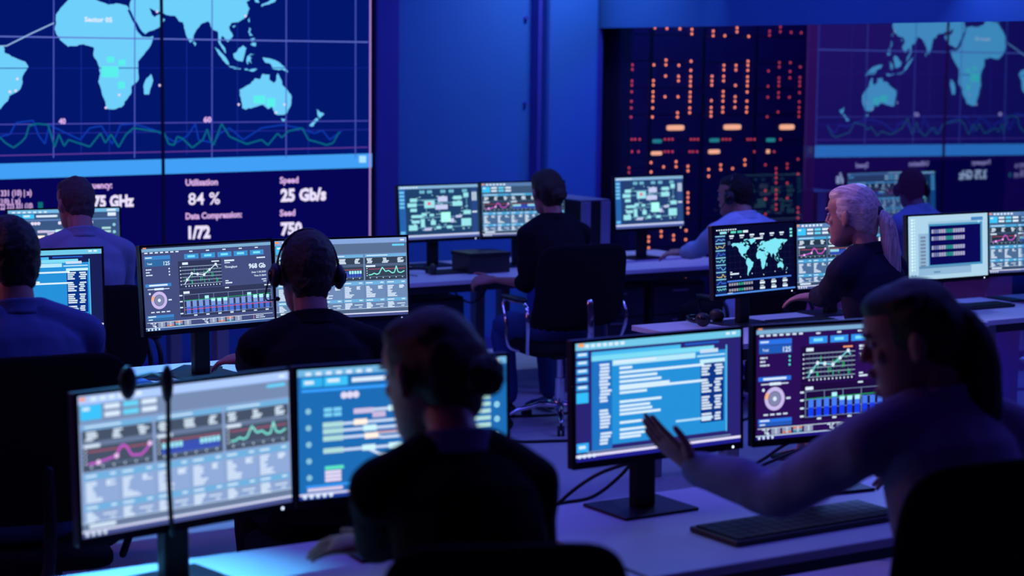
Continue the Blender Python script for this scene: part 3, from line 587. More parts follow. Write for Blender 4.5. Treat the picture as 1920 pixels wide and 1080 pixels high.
def c_net(c, bg, hz):
    R = random.Random(21)
    c.rect(0, 0, 16, 9, bg, 0, 0); c.rect(0, 0, 16, .5, (130, 176, 214), 1)
    for i in range(6): c.rect(.4 + i * .6, .14, .4, .2, WH, 3)
    c.rect(0, .5, 1.3, 8, (36, 96, 170), 1)
    for i in range(5): c.rect(.15, .85 + i * .62, .95, .4, (110, 190, 235), 3)
    c.rect(.15, 7.6, .95, .45, (100, 190, 240), 3)
    N = (150, 225, 232)
    for x, y, w, h in ((2.2, 2.1, 1.4, .6), (1.7, 2.9, 1.8, .65), (2.2, 3.8, 1.3, .55), (2.4, 4.9, 2.2, .5), (5, 2.5, 2.1, 1.3), (7.8, 1.9, 1.9, .9), (7.2, 3.3, 2.5, .8), (10.9, 1.9, 1.7, .6), (10.7, 2.8, 2, .8), (13, 1.4, 1, .7), (12.9, 4.4, 1.5, .7), (2.4, 5.8, 1.6, .5), (1.8, 6.6, 1.7, .9), (4.2, 5.6, .8, 1.4), (4.9, 7.2, 1.4, .4), (6.2, 5.9, 1, .8), (7.3, 6.9, .9, .5), (9.4, 6.9, 1.1, .5), (11.3, 5.2, 1.2, .4), (12.4, 5.8, 2.0, 1.3), (10.2, 5.7, .7, .7), (4.4, 4.6, 1, .5), (6.0, 4.8, .9, .4)):
        c.rect(x, y, w, h, N if R.random() < .75 else (196, 200, 240), 4)
    c.rect(8.3, 4.6, 1.9, 1.7, (170, 255, 240), 5); c.rect(5.7, 2.8, .6, .5, (235, 90, 130), 6)
    for i in range(5):
        for k in range(2): c.disc((4.4, 5.9, 8.6, 10.3, 13)[i] + k * .5, 1.05, .3, (110, 180, 205), 3, n=10)
    for a in ([(3.2, 2.4), (8, 2.4), (8, 4.6)], [(3.4, 3.2), (5, 3.2)], [(7, 3), (11, 3)], [(12.6, 2.2), (13.6, 2.2), (13.6, 4.4)], [(5.4, 3.8), (5.4, 5.6)], [(4, 5.4), (12, 5.4)], [(3.2, 7.1), (12.6, 7.1)], [(9.3, 6.3), (9.3, 7)]): c.line(a, .12, (110, 170, 195), 3)
    for i in range(60): c.rect(R.uniform(2, 13.8), R.uniform(1.4, 7.6), R.uniform(.2, .5), .14, (160, 215, 225), 5)
    c.rect(14.6, .7, 1.2, 7.6, (40, 70, 130), 1)
    for i in range(3): c.rect(14.75 + i * .35, 1.3, .2, 1.5, WH, 3)
    c.rect(14.7, 4.6, 1, .25, WH, 3); c.rect(0, 8.3, 16, .3, (196, 206, 238), 3); c.rect(0, 8.6, 16, .4, (80, 96, 170), 2)
def c_map(c, bg, hz):
    c.rect(0, 0, 16, 9, bg, 0, 0)
    for i in range(9): c.rect(.5 + i * .45, .3, .3, .16, WH, 3)
    for i in range(6): c.rect(2.8 + i * .0, .6, .1, .1, WH, 3)
    for x, w, col in ((3.3, 1.0, (90, 210, 190)), (4.6, .9, (70, 190, 180)), (5.7, 1.0, WH), (1.2, 1.3, (150, 220, 235))): c.rect(x, .6, w, .3, col, 3)
    for i in range(6): c.rect(3.0 + i * 2.0, 1.15, .9, .22, WH, 3); c.rect(3.1 + i * 2, 1.5, .6, .1, WH, 3)
    for y in (.75, 1.2, 1.65): c.rect(15.1, y, .5, .28, (120, 220, 225), 3)
    for i in range(8):
        y = 1.3 + i * .95; c.rect(.3, y - .2, 1.9, .16, (120, 190, 220), 2); c.rect(.3, y, 1.9, .72, (22, 38, 92), 1)
        R = random.Random(i); c.line([(.35 + k * .2, y + .36 + R.uniform(-.25, .25)) for k in range(10)], .09, ((110, 180, 240), (120, 220, 220), (60, 110, 240), (210, 200, 110))[(i * 3) % 4], 3)
    for x in range(3, 16): c.rect(x * 1.0, 1.8, .03, 5.1, (26, 34, 84), 1)
    for y in range(6): c.rect(2.6, 2.2 + y * .85, 13, .03, (26, 34, 84), 1)
    c.rect(7.8, 1.7, 1.8, .22, WH, 3); c.rect(2.7, 1.9, .5, .5, (60, 80, 120), 2)
    for k, poly in CONT.items(): c.poly([(8.75 + lo * .0322, 4.75 - la * .0322 * 1.12) for lo, la in poly], (126, 224, 240), 4)
    c.poly([(8.75 + lo * .0322, 4.75 - la * .0322 * 1.12) for lo, la in [(20,36),(-6,35),(-9,38),(-9,44),(20,46),(40,46),(40,36)]], bg, 3)
    c.rect(3.0, 6.2, 1.7, .2, WH, 3); c.rect(3.0, 6.0, .4, .12, WH, 3); c.rect(3.1, 6.65, .12, .12, WH, 3)
    for i in range(5): c.disc(5 + i * 2.3, 6.75 - (i % 2) * .3, .08, WH, 4)
    c.rect(2.4, 7.15, 12.8, .2, (70, 120, 220), 2)
    for j, y in enumerate((7.5, 8.25)):
        for i in range(10): c.rect(2.7 + i * .48, y, .36, .34, (40, 160, 130) if i in (4, 5) else (150, 150, 170), 3)
    for i in range(3):
        for j in range(2): c.rect(8.9 + i * 2.3, 7.45 + j * .7, .7, .1, WH, 3); c.rect(8.8 + i * 2.3, 7.65 + j * .7, 1.0, .3, WH, 4)
    c.rect(2.4, 8.75, 1, .08, WH, 3)
    c.rect(0, 8.8, 16, .2, (80, 140, 235), 2)
def c_term(c, bg, hz):
    c.rect(0, 0, 16, 9, bg, 0, 0)
    for i in range(17): c.rect(.6, .4 + i * .44, .3, .26, (225, 250, 250), 3); c.rect(1.1, .4 + i * .44, .25, .2, (205, 240, 245), 3)
    for i in range(2): c.rect(.6 + i * .6, 8.3, .3, .25, (90, 150, 190), 3)
    c.rect(2.0, 2.5, 10.6, 5.9, (140, 178, 210), 1); c.rect(2.1, 7.1, 10.3, .35, (96, 140, 180), 2)
    for i in range(9): c.rect(2.4, 2.9 + i * .5, 1.0, .3, (110, 130, 160), 2)
    c.rect(3.9, .9, 11.0, .32, (150, 190, 215), 2); c.rect(4.0, 1.2, 10.9, 6.1, (66, 142, 190), 2); c.rect(4.2, 1.5, 10.3, 5.5, (10, 8, 84), 3)
    c.rect(12.6, .5, 2.4, .5, (70, 130, 190), 2); c.rect(13.9, 1.0, .5, .3, (160, 220, 240), 4)
    for y in (2.0, 3.0, 4.3, 5.3):
        for i in range(14): c.rect(4.6 + i * .48, y, .4, .55, (40, 140, 140) if i in (6, 7, 8) else ((160, 160, 196) if i > 2 or i == 0 else (110, 120, 170)), 4)
    c.rect(5, 7.9, 1.3, .25, (96, 140, 180), 2)
# ================================================================== MONITORS
SW, SH = .580, .3256; TOPZ = .74
def monitor(name_pos, label, pos, fn, args, led=True, group=None, stand=True):
    x, y, z, yaw, tilt = pos; yaw = math.radians(yaw); T = math.radians(-tilt)
    n = Vector((-math.sin(yaw), math.cos(yaw), 0))
    base = Vector((x, y, 0)) + n * .075; base.z = TOPZ
    t = thing('computer_monitor', label, 'monitor', base, yaw, group)
    hz_ = z - TOPZ
    M = Matrix.Translation((0, -.075, hz_)) @ Matrix.Rotation(T, 4, 'X')
    bm = B(); box(bm, -SW / 2 - .009, SW / 2 + .009, .0015, .028, -SH / 2 - .020, SH / 2 + .009, M, .003)
    box(bm, -.13, .13, .026, .05, -.10, .10, M, .012)
    mesh_obj('housing', bm, M_blk, t)
    bm = B()
    for a in ((-SW / 2 - .009, -SW / 2, -SH / 2 - .02, SH / 2 + .009), (SW / 2, SW / 2 + .009, -SH / 2 - .02, SH / 2 + .009), (-SW / 2, SW / 2, SH / 2, SH / 2 + .009), (-SW / 2, SW / 2, -SH / 2 - .02, -SH / 2)):
        box(bm, a[0], a[1], -.003, .0015, a[2], a[3], M)
    mesh_obj('bezel', bm, M_gloss, t)
    c = Canvas(lambda X, Y, l: M @ Vector(((X / 16 - .5) * SW, -.0005 - l * .00022, (.5 - Y / 9) * SH)), 1)
    fn(c, *args); c.build('screen', t, True)
    bm = B(); box(bm, -.035, .035, -.02, .018, .008, hz_ - .02, Matrix.Rotation(-.02, 4, 'X'), .006); cyl(bm, (0, -.03, hz_ - .01), (0, .0, hz_ - .01), .045); mesh_obj('stand_neck', bm, M_blk2, t)
    bm = B(); box(bm, -.13, .13, -.10, .11, 0, .009, None, .004); mesh_obj('stand_base', bm, M_blk2, t)
    if led:
        bm = B(); ell(bm, M @ Vector((SW / 2 - .03, -.004, -SH / 2 - .012)), (.0035, .0012, .0035), u=10, v=6); mesh_obj('power_light', bm, M_ledw, t)
    bm = B(); cyl(bm, M @ Vector((SW / 2 - .06, .01, -SH / 2 - .021)), M @ Vector((SW / 2 - .06, .01, -SH / 2 - .024)), .004); mesh_obj('menu_button', bm, M_blk, t)
    return t
HZ = (66, 76, 124); PB = (40, 14, 84)  # HZ: background colour lifted to stand for haze over the screen
monitor('M1', 'black monitor showing the figure 968 Gb over a bar chart, left of the headset man', (-1.200, 7.480, 1.111, 38.5, 5.7), c_graph, (HZ, True))
monitor('M2', 'black monitor with pale panels of tables, partly hidden behind the headset man', (-.703, 7.817, 1.105, 25.6, 4.5), c_panel, ((104, 130, 172), True))
monitor('F1', 'nearest left monitor, pale panels with a purple curve, headset hanging over its top', (-.759, 4.416, 1.078, 42.2, 2.3), c_panel, ((136, 160, 204), True))
monitor('F2', 'blue monitor with a railway-like track diagram, partly hidden by the person with the bun', (-.268, 4.761, 1.077, 27.3, 2.6), c_rail, ((28, 104, 176), True))
monitor('R1', 'monitor with a bright blue text window, in front of the pointing hand', (.418, 5.247, 1.082, 33.1, 2.1), c_code, ((40, 34, 112), True))
monitor('R2', 'purple monitor with donut chart and blue bars, left of the pointing woman', (.966, 5.535, 1.085, 26.0, 2.0), c_graph, (PB, False))
monitor('MA', 'monitor showing a small pale world map on black', (1.178, 9.172, 1.068, 41.1, 3.9), c_map, ((6, 8, 44), True))
monitor('MB', 'blue-grey monitor with tables behind the blonde woman', (1.669, 9.590, 1.051, 30.9, 3.7), c_panel, ((74, 104, 146), False))
monitor('FR', 'pale monitor with a dark terminal window on it, at the right', (2.243, 9.732, 1.085, 33.9, 3.7), c_term, ((168, 206, 228), True))
monitor('FR2', 'monitor cut by the right edge of the photo, tables and purple curve', (2.813, 10.279, 1.066, 27.0, 4.0), c_panel, ((72, 100, 140), False))
monitor('FL', 'far monitor with a pale block diagram, left of the seated dark-haired woman', (-.453, 11.680, 1.082, 35.0, 4.6), c_net, ((30, 62, 104), True))
monitor('FL2', 'far monitor with a purple curve, half hidden behind the dark-haired woman', (.066, 11.749, 1.101, 28.0, 4.5), c_panel, ((70, 100, 140), False))
monitor('FM', 'far monitor with a pale block diagram, in front of the server racks', (.886, 12.285, 1.112, 37.0, 3.6), c_net, ((34, 60, 110), True))
monitor('P1', 'far-left grey-blue monitor behind the man in the grey-blue shirt', (-2.33, 9.85, 1.055, 27.0, 4.0), c_rail, ((56, 84, 128), True))
monitor('P1b', 'monitor at the left edge of the photo, next to the grey-shirted man\'s screen', (-2.86, 9.50, 1.06, 38, 4.0), c_rail, ((56, 84, 128), True))
monitor('P2', 'monitor with a blue window, behind the short-haired man at the left edge', (-1.95, 7.66, 1.057, 27.0, 4.0), c_code, ((24, 30, 84), True))
# ================================================================== DESKS
def desk(label, u0, u1, v0, v1, group=None, legs=True, pedestals=(), modesty=False):
    t = thing('desk', label, 'desk', uv(u0, v0, 0), TH, group); w, d = u1 - u0, v1 - v0
    bm = B(); box(bm, 0, w, 0, d, TOPZ - .026, TOPZ, bev=.002); mesh_obj('desktop', bm, M_white, t)
    bm = B(); box(bm, .002, w - .002, -.003, 0, TOPZ - .025, TOPZ - .002); mesh_obj('edge_band', bm, M_white, t)
    for x in (.05, w - .12):
        for y in (.04, d - .11):
            bm = B(); box(bm, x, x + .07, y, y + .07, 0, TOPZ - .027, bev=.004); mesh_obj('leg', bm, M_steel, t)
    bm = B(); box(bm, .12, w - .12, .05, .09, TOPZ - .075, TOPZ - .027); box(bm, .12, w - .12, d - .10, d - .06, TOPZ - .075, TOPZ - .027)
    for x in (.065, w - .105): box(bm, x, x + .04, .11, d - .11, TOPZ - .075, TOPZ - .027)
    mesh_obj('frame_rail', bm, M_edge, t)
    bm = B(); box(bm, .2, w - .2, d - .26, d - .12, TOPZ - .17, TOPZ - .15); box(bm, .2, w - .2, d - .27, d - .255, TOPZ - .17, TOPZ - .08); mesh_obj('cable_tray', bm, M_edge, t)
    return t
DG = 'white office desks in rows'
desk('white desk nearest the camera at left, under the first two monitors', .95, 2.72, 3.66, 4.42, DG)
desk('white desk with the large keyboard, in front of the pointing woman', 2.74, 4.55, 3.69, 4.44, DG)
desk('white desk of the man in the headset, phone lying on it', 2.30, 4.05, 6.58, 7.36, DG)
desk('white desk of the short-haired man at the left edge', .50, 2.28, 6.58, 7.36, DG)
desk('white desk of the blonde woman, a headset lying at its left end', 5.36, 7.02, 6.68, 7.42, DG)
desk('white desk under the pale terminal monitor, meeting the glass side', 7.04, 7.74, 6.72, 7.44, DG)
desk('far white desk of the dark-haired woman', 4.62, 6.34, 9.45, 10.42, DG)
desk('far white desk before the server racks, under the man in the pale blue shirt', 6.36, 7.72, 9.45, 10.42, DG)
desk('far-left white desk of the man in the grey-blue shirt', 1.9, 4.1, 9.2, 10.0, DG)
def pedestal(label, u, v, m=M_edge, w=.42, h=.62, dep=.5, n=3, wheels=True, grp=None):
    t = thing('drawer_pedestal', label, 'drawer unit', uv(u, v, 0), TH, grp)
    bm = B(); box(bm, 0, w, 0, dep, .045, h, bev=.006); mesh_obj('body', bm, m, t)
    hh = (h - .06) / n
    for k in range(n):
        bm = B(); box(bm, .008, w - .008, -.018, -.001, .052 + k * hh, .052 + (k + 1) * hh - .008, bev=.003); dr = mesh_obj('drawer', bm, m, t)
        bm = B(); box(bm, w / 2 - .06, w / 2 + .06, -.030, -.019, .052 + (k + .8) * hh - .006, .052 + (k + .8) * hh + .004); mesh_obj('handle', bm, M_silver, dr)
    for x in (.05, w - .05):
        for y in (.05, dep - .05):
            bm = B(); ell(bm, (x, y, .0225), (.015, .0222, .0222), u=12, v=8); mesh_obj('caster', bm, M_blk, t)
    return t
PG = 'drawer units under the far desks'
pedestal('dark drawer unit under the left half of the far desk row', 5.30, 9.62, grp=PG)
pedestal('dark drawer unit under the far desk, left one of the two before the racks', 6.62, 9.62, grp=PG)
pedestal('dark drawer unit under the far desk, right one of the two before the racks', 7.10, 9.62, grp=PG)
pedestal('pale low drawer unit standing on the floor behind the nearest left monitors', 3.72, 7.40, m=M_white, h=.44, dep=.45, n=2, w=.44)
# ================================================================== CHAIRS
def office_chair(label, loc, yaw, seat=.47, back_top=1.05, chrome=False, arms=True, bw=.235, spin=0, group='office swivel chairs', mesh_back=False):
    t = thing('office_chair', label, 'chair', (loc[0], loc[1], 0), yaw, group)
    met = M_chrome if chrome else M_blk2
    bm = B(); superell(bm, (0, .0, seat - .045), (.245, .245, .045), .4, .5, Matrix.Rotation(PI / 2, 4, 'X') if False else None) if False else None
    rows = B(); superell(rows, (0, 0, 0), (.245, .04, .245), .45, .6, bend=.25); bmesh.ops.transform(rows, matrix=Matrix.Translation((0, .0, seat - .045)) @ Matrix.Rotation(-PI / 2, 4, 'X'), verts=rows.verts); bm.free()
    bmesh.ops.recalc_face_normals(rows, faces=rows.faces); mesh_obj('seat', rows, M_mesh, t, True)
    hh = (back_top - seat - .08) / 2; R = Matrix.Rotation(math.radians(8), 4, 'X')
    bm = B(); superell(bm, (0, -.27, seat + .08 + hh), (bw, .028, hh), .38, .6, R, bend=.55); mesh_obj('backrest', bm, M_mesh, t, True)
    bm = B(); tube(bm, catmull([(0, -.05, seat - .09), (0, -.26, seat - .09), (0, -.35, seat + .05), (0, -.335, seat + hh)]), .02, side=(1, 0, 0)); mesh_obj('back_support', bm, met, t, True)
    if arms:
        for s in (-1, 1):
            bm = B(); tube(bm, catmull([(s * .22, .02, seat - .07), (s * .30, .03, seat - .04), (s * .31, .05, seat + .10), (s * .30, .10, seat + .20), (s * .295, -.02, seat + .215), (s * .295, -.16, seat + .205), (s * .30, -.2, seat + .10), (s * .27, -.14, seat - .06)]), .012); a = mesh_obj('armrest', bm, met, t, True)
            bm = B(); superell(bm, (s * .297, -.02, seat + .228), (.032, .13, .012), .5, .5); mesh_obj('arm_pad', bm, M_blk, a, True)
    bm = B(); box(bm, -.09, .09, -.10, .10, seat - .115, seat - .085, bev=.01); mesh_obj('tilt_mechanism', bm, M_blk2, t)
    bm = B(); tube(bm, [(.06, .0, seat - .10), (.2, .03, seat - .105), (.27, .04, seat - .115)], .007); mesh_obj('height_lever', bm, M_blk, t, True)
    bm = B(); cyl(bm, (0, 0, .20), (0, 0, seat - .11), .018); cyl(bm, (0, 0, .085), (0, 0, .27), .028); mesh_obj('gas_column', bm, M_chrome if chrome else M_blk2, t)
    for k in range(5):
        a = spin + k * 2 * PI / 5; dx, dy = math.cos(a), math.sin(a)
        bm = B(); tube(bm, [(dx * .02, dy * .02, .12), (dx * .12, dy * .12, .125), (dx * .24, dy * .24, .10), (dx * .30, dy * .30, .075)], [(.024, .018), (.02, .016), (.016, .012), (.013, .01)]); sp_ = mesh_obj('base_spoke', bm, met, t, True)
        bm = B()
        for q in (-.012, .012): cyl(bm, (dx * .3 - dy * (q - .007), dy * .3 + dx * (q - .007), .0272), (dx * .3 - dy * (q + .007), dy * .3 + dx * (q + .007), .0272), .027)
        cyl(bm, (dx * .3, dy * .3, .03), (dx * .3, dy * .3, .08), .007); mesh_obj('caster', bm, M_blk, sp_)
    return t
# ================================================================== PEOPLE
_ctex = bpy.data.textures.new('folds', 'CLOUDS'); _ctex.noise_scale = .11; _ctex.noise_depth = 1
_htex = bpy.data.textures.new('hair_tufts', 'CLOUDS'); _htex.noise_scale = .02; _htex.noise_depth = 2
def organic(name, bm, m, parent, voxel, smooth=4, disp=0, tex=None):
    bmesh.ops.recalc_face_normals(bm, faces=bm.faces)
    o = mesh_obj(name, bm, m, parent, True)
    r = o.modifiers.new('skin', 'REMESH'); r.mode = 'VOXEL'; r.voxel_size = voxel; r.use_smooth_shade = True
    if smooth: s = o.modifiers.new('smooth', 'SMOOTH'); s.factor = .5; s.iterations = smooth
    if disp: d = o.modifiers.new('folds', 'DISPLACE'); d.texture = tex or _ctex; d.strength = disp; d.mid_level = .5; d.texture_coords = 'LOCAL'
    return o
def hand(bm, W, d, th, left, curl=.25, spread=.06, tcurl=.3, k=1.0):
    d = d.normalized(); th = (th - d * th.dot(d)).normalized(); n = (d.cross(th) if left else th.cross(d)).normalized()
    tube(bm, [W - d * .01, W + d * .03 * k, W + d * .065 * k, W + d * .092 * k], [(.026 * k, .019 * k), (.035 * k, .017 * k), (.041 * k, .014 * k), (.039 * k, .010 * k)], seg=16, side=th)
    for off, L, r, w in ((-.0335, .066, .0078, .9), (-.0115, .082, .0084, 1), (.0115, .088, .0086, 1), (.0335, .080, .0084, .85)):
        p = W + d * (.088 - abs(off) * .25) * k + th * off * k; dd = (d + th * off * spread * 40 * .3).normalized(); pts = [p - d * .012]; a = 0
        for j, f in enumerate((.45, .32, .23)):
            a += curl * w * (1.0, 1.15, .8)[j]; v = dd * math.cos(a) + n * math.sin(a); pts.append(p.copy()); p = p + v * L * f * k
        pts.append(p); tube(bm, pts, [r * 1.05 * k, r * 1.05 * k, r * k, r * .9 * k, r * .78 * k], seg=10)
    b = W + d * .028 * k + th * .026 * k; m1 = b + (th * .75 + d * .62 + n * .25 * tcurl).normalized() * .040 * k; m2 = m1 + (th * (.55 - .2 * tcurl) + d * .85 + n * .3 * tcurl).normalized() * .030 * k; m3 = m2 + (th * (.35 - .2 * tcurl) + d * .95 + n * .3 * tcurl).normalized() * .024 * k
    tube(bm, [b - th * .012 * k, b, m1, m2, m3], [.015 * k, .0155 * k, .0115 * k, .0095 * k, .0078 * k], seg=10)
HEAD = [(-.006, .066, .020, .018), (.004, .084, -.002, .036), (.022, .090, -.030, .050), (.042, .0875, -.055, .058), (.062, .0885, -.070, .064), (.085, .087, -.083, .069), (.108, .083, -.092, .073), (.130, .0835, -.098, .0755), (.150, .092, -.101, .077), (.170, .090, -.101, .077), (.190, .080, -.095, .073), (.208, .062, -.080, .063), (.222, .036, -.056, .046), (.230, .008, -.028, .020)]
def head_mesh(bm, M, k):
    f = .062 * 0
    seg = 28; rings = []
    for z, yf, yb, hw in HEAD:
        row = []; yc = (yf + yb) / 2; hy = (yf - yb) / 2
        for i in range(seg):
            a = 2 * PI * i / seg; ex = .88
            row.append(bm.verts.new(M @ (Vector((hw * sgnp(math.cos(a), ex), yc + hy * sgnp(math.sin(a), .95), z)) * k)))
        rings.append(row)
    for a, b in zip(rings[:-1], rings[1:]):
        for i in range(seg): bm.faces.new((a[i], a[(i + 1) % seg], b[(i + 1) % seg], b[i]))
    bm.faces.new(rings[0][::-1]); bm.faces.new(rings[-1])
    P = lambda x, y, z: M @ (Vector((x, y, z)) * k)
    tube(bm, [P(0, .080, .145), P(0, .090, .125), P(0, .100, .105), P(0, .1035, .096)], [(.0065 * k, .008 * k), (.0075 * k, .009 * k), (.010 * k, .010 * k), (.0115 * k, .0095 * k)], seg=12)
    for s in (-1, 1):
        ell(bm, P(s * .010, .092, .090), (.0075 * k, .009 * k, .006 * k))
        ell(bm, P(s * .031, .083, .147), (.022 * k, .009 * k, .006 * k))
        ell(bm, P(s * .036, .0625, .100), (.021 * k, .017 * k, .020 * k))
        R3 = (M.to_3x3() @ Matrix.Rotation(s * .35, 3, 'Z'))
        ell(bm, P(s * .084, -.010, .112), (.009 * k, .019 * k, .031 * k), R3); ell(bm, P(s * .077, -.003, .088), (.008 * k, .011 * k, .012 * k), R3)
    ell(bm, P(0, .089, .066), (.022 * k, .010 * k, .0055 * k)); ell(bm, P(0, .088, .055), (.019 * k, .010 * k, .0058 * k)); ell(bm, P(0, .084, .020), (.018 * k, .012 * k, .013 * k))
def ik(S, T, l1, l2, pole):
    d = T - S; L = min(d.length, l1 + l2 - .004); dn = d.normalized(); T2 = S + dn * L
    a = (l1 * l1 - l2 * l2 + L * L) / (2 * L); h = math.sqrt(max(l1 * l1 - a * a, 0)); p = pole - dn * pole.dot(dn); p.normalize()
    return S + dn * a + p * h, T2
def person(label, top, yaw, head=(0, 0, 0), lean=.06, side=0, sex='m', hk=1.0, hands=None, shirt=M_shblk, trousers=M_trou, hair='short', hairm=M_hairblk, vox=.007, sleeve=1.0, collar='shirt', garment='shirt', bulk=1.0, zdrop=.66, feet=None, bare=False, chair=None, poles=None, hdirs=None, shoes=M_shoe, twist=0, neckf=.03, armout=.2, armk=1.0, neckdrop=.014):
    hands = hands or {}; poles = poles or {}; hdirs = hdirs or {}
    yaw = math.radians(yaw); hyaw = math.radians(head[0]) - yaw; hp = math.radians(head[1]); hr = math.radians(head[2])
    Rh = Matrix.Rotation(hyaw, 4, 'Z') @ Matrix.Rotation(hp, 4, 'X') @ Matrix.Rotation(hr, 4, 'Y')
    piv = Vector((0, -.03, .045)) * hk; N0 = Vector((side, lean, 0)); neck = Vector((0, neckf + lean * .10, .100 - neckdrop))
    toplocal = Rh.to_3x3() @ (Vector((0, -.015, .242)) * hk - piv) + neck
    Nz = top.z - toplocal.z; N = Vector((side, lean, Nz)); Hp = N + neck
    Mh = Matrix.Translation(Hp) @ Rh @ Matrix.Translation(-piv)
    Rz = Matrix.Rotation(yaw, 4, 'Z'); off = Rz.to_3x3() @ (N + toplocal); root = Vector((top.x - off.x, top.y - off.y, 0))
    t = thing('person', label, 'person', root, yaw)
    inv = (Matrix.Translation(root) @ Rz).inverted()
    zs = Nz - zdrop; Pz = zs + .085
    f = sex == 'f'; sw = (.158 if f else .182) * bulk
    tp = [0, .14, .32, .52, .70, .84, .92, .975]
    rad = [(.172, .118), (.165, .112), (.140 if f else .152, .100), (.142 if f else .158, .104), (.150 if f else .170, .112), (.146 if f else .168, .100), (.118 if f else .130, .082), (.072, .066)]
    def sp(q): return Vector((side * q ** 1.3, -.02 + (lean + .02) * q ** 1.35 - .03 * math.sin(PI * q), Pz + (Nz - Pz) * q))
    spts = [sp(q) for q in tp]
    tw = lambda s: Matrix.Rotation(math.radians(twist), 3, 'Z') @ Vector((s * sw, -.012, -.072))
    SH = {'r': N + tw(1), 'l': N + tw(-1)}
    def bodyset(bm, e, arms=1.0, tors=True, wr=None):
        if tors:
            tube(bm, spts, [((a + e) * bulk, (b + e) * bulk) for a, b in rad], seg=24, side=(1, 0, 0))
            tube(bm, [SH['l'], N + Vector((-.06, -.01, -.025)), N + Vector((.06, -.01, -.025)), SH['r']], [(.052 + e) * bulk, (.060 + e) * bulk, (.060 + e) * bulk, (.052 + e) * bulk], seg=16)
        for s in 'lr':
            S, E, Wr = SH[s], EL[s], WR[s]
            A = [(S, .050), (S.lerp(E, .5), .044), (E, .037), (E.lerp(Wr, .35), .037), (E.lerp(Wr, .8), .028), (Wr, .025)]
            if arms < 1:
                cut = E.lerp(Wr, arms); A = A[:3] + [(cut, .038)]
            else: A[-1] = (Wr - (Wr - E).normalized() * (.015 if e > 0 else 0), .025)
            tube(bm, catmull([a for a, _ in A], 3), [(lambda i: (A[min(i // 3, len(A) - 1)][1] * (1 - (i % 3) / 3) + A[min(i // 3 + 1, len(A) - 1)][1] * ((i % 3) / 3) + e * (1.15 if e > 0 else 1)) * bulk)(i) for i in range(3 * (len(A) - 1) + 1)], seg=16)
    WR, EL, HD = {}, {}, {}
    for s in 'lr':
        sg = 1 if s == 'r' else -1
        T = inv @ hands[s] if s in hands else Vector((sg * .17 + side * .5, .44, .792))
        pole = Vector(poles.get(s, (sg * armout, -.35, -1)))
        EL[s], WR[s] = ik(SH[s], T, .285 * (1 if not f else .95) * armk, .255 * armk, pole)
        if s in hdirs: HD[s] = (inv.to_3x3() @ Vector(hdirs[s][0]), inv.to_3x3() @ Vector(hdirs[s][1]))
        else:
            d = WR[s] - EL[s]; d.z *= .15; d.x *= .5; HD[s] = (d, Vector((-sg, .1, -.15)))
    # legs
    hips = {}; K = {}; A_ = {}
    for s in 'lr':
        sg = 1 if s == 'r' else -1; hips[s] = Vector((sg * .095, .02, zs + .075)); T = Vector((sg * .15, .42 if s == 'r' else .34, .10))
        if feet and s in feet: T = inv @ feet[s] + Vector((0, 0, .06))
        K[s], A_[s] = ik(hips[s], T, .43, .42 + max(0, zs - .5) * .6, Vector((0, .6, 1)))
    bm = B(); bodyset(bm, -.010)
    for s in 'lr':
        tube(bm, [hips[s], hips[s].lerp(K[s], .5), K[s], K[s].lerp(A_[s], .35), A_[s]], [.075, .065, .05, .048, .033], seg=16)
        tube(bm, [A_[s], A_[s] + Vector((0, .02, -.04)), A_[s] + Vector((0, .13, -.065))], [.032, .03, .02], seg=12)
        hand(bm, WR[s], HD[s][0], HD[s][1], s == 'l', *(hdirs[s][2:] if s in hdirs and len(hdirs[s]) > 2 else (.28,)), k=1.02 if f else 1.04)
    tube(bm, [N + Vector((0, -.03, -.06)), N + Vector((0, -.008, .02)), Hp + Vector((0, -.02, 0)), Mh @ (Vector((0, -.030, .07)) * hk)], [.060, .052 if f else .058, .050 if f else .056, .052], seg=18)
    head_mesh(bm, Mh, hk)
    body = organic('body', bm, M_skin, t, vox * .8, 2)
    # eyes and lips
    for s in (-1, 1):
        bm = B(); ell(bm, Mh @ (Vector((s * .031, .079, .127)) * hk), (.0125 * hk, .0085 * hk, .0075 * hk), Mh.to_3x3()); e_ = mesh_obj('eye', bm, M_eye, t, True)
        bm = B(); ell(bm, Mh @ (Vector((s * .031, .0860, .127)) * hk), (.0055, .003, .0055), Mh.to_3x3()); mesh_obj('iris', bm, M_iris, e_, True)
        bm = B(); tube(bm, [Mh @ (Vector((s * x, y, z)) * hk) for x, y, z in ((.014, .0935, .1475), (.030, .0925, .152), (.046, .083, .148))], [.003, .0035, .002], seg=8); mesh_obj('eyebrow', bm, hairm, t, True)
    bm = B(); ell(bm, Mh @ (Vector((0, .0965, .0645)) * hk), (.020, .0045, .0035), Mh.to_3x3()); ell(bm, Mh @ (Vector((0, .0955, .0565)) * hk), (.018, .005, .0042), Mh.to_3x3()); mesh_obj('lips', bm, M_lip, t, True)
    # shirt
    bm = B(); bodyset(bm, .012, sleeve)
    if collar in ('shirt', 'blazer', 'stand'):
        pass
    top_ = organic(garment, bm, shirt, t, max(vox, .008), 3, .016)
    # collar ring around the neck
    cz = .012; bm = B(); C0 = N + Vector((0, -.010, cz)); tilt = Matrix.Rotation(-.30, 3, 'X')
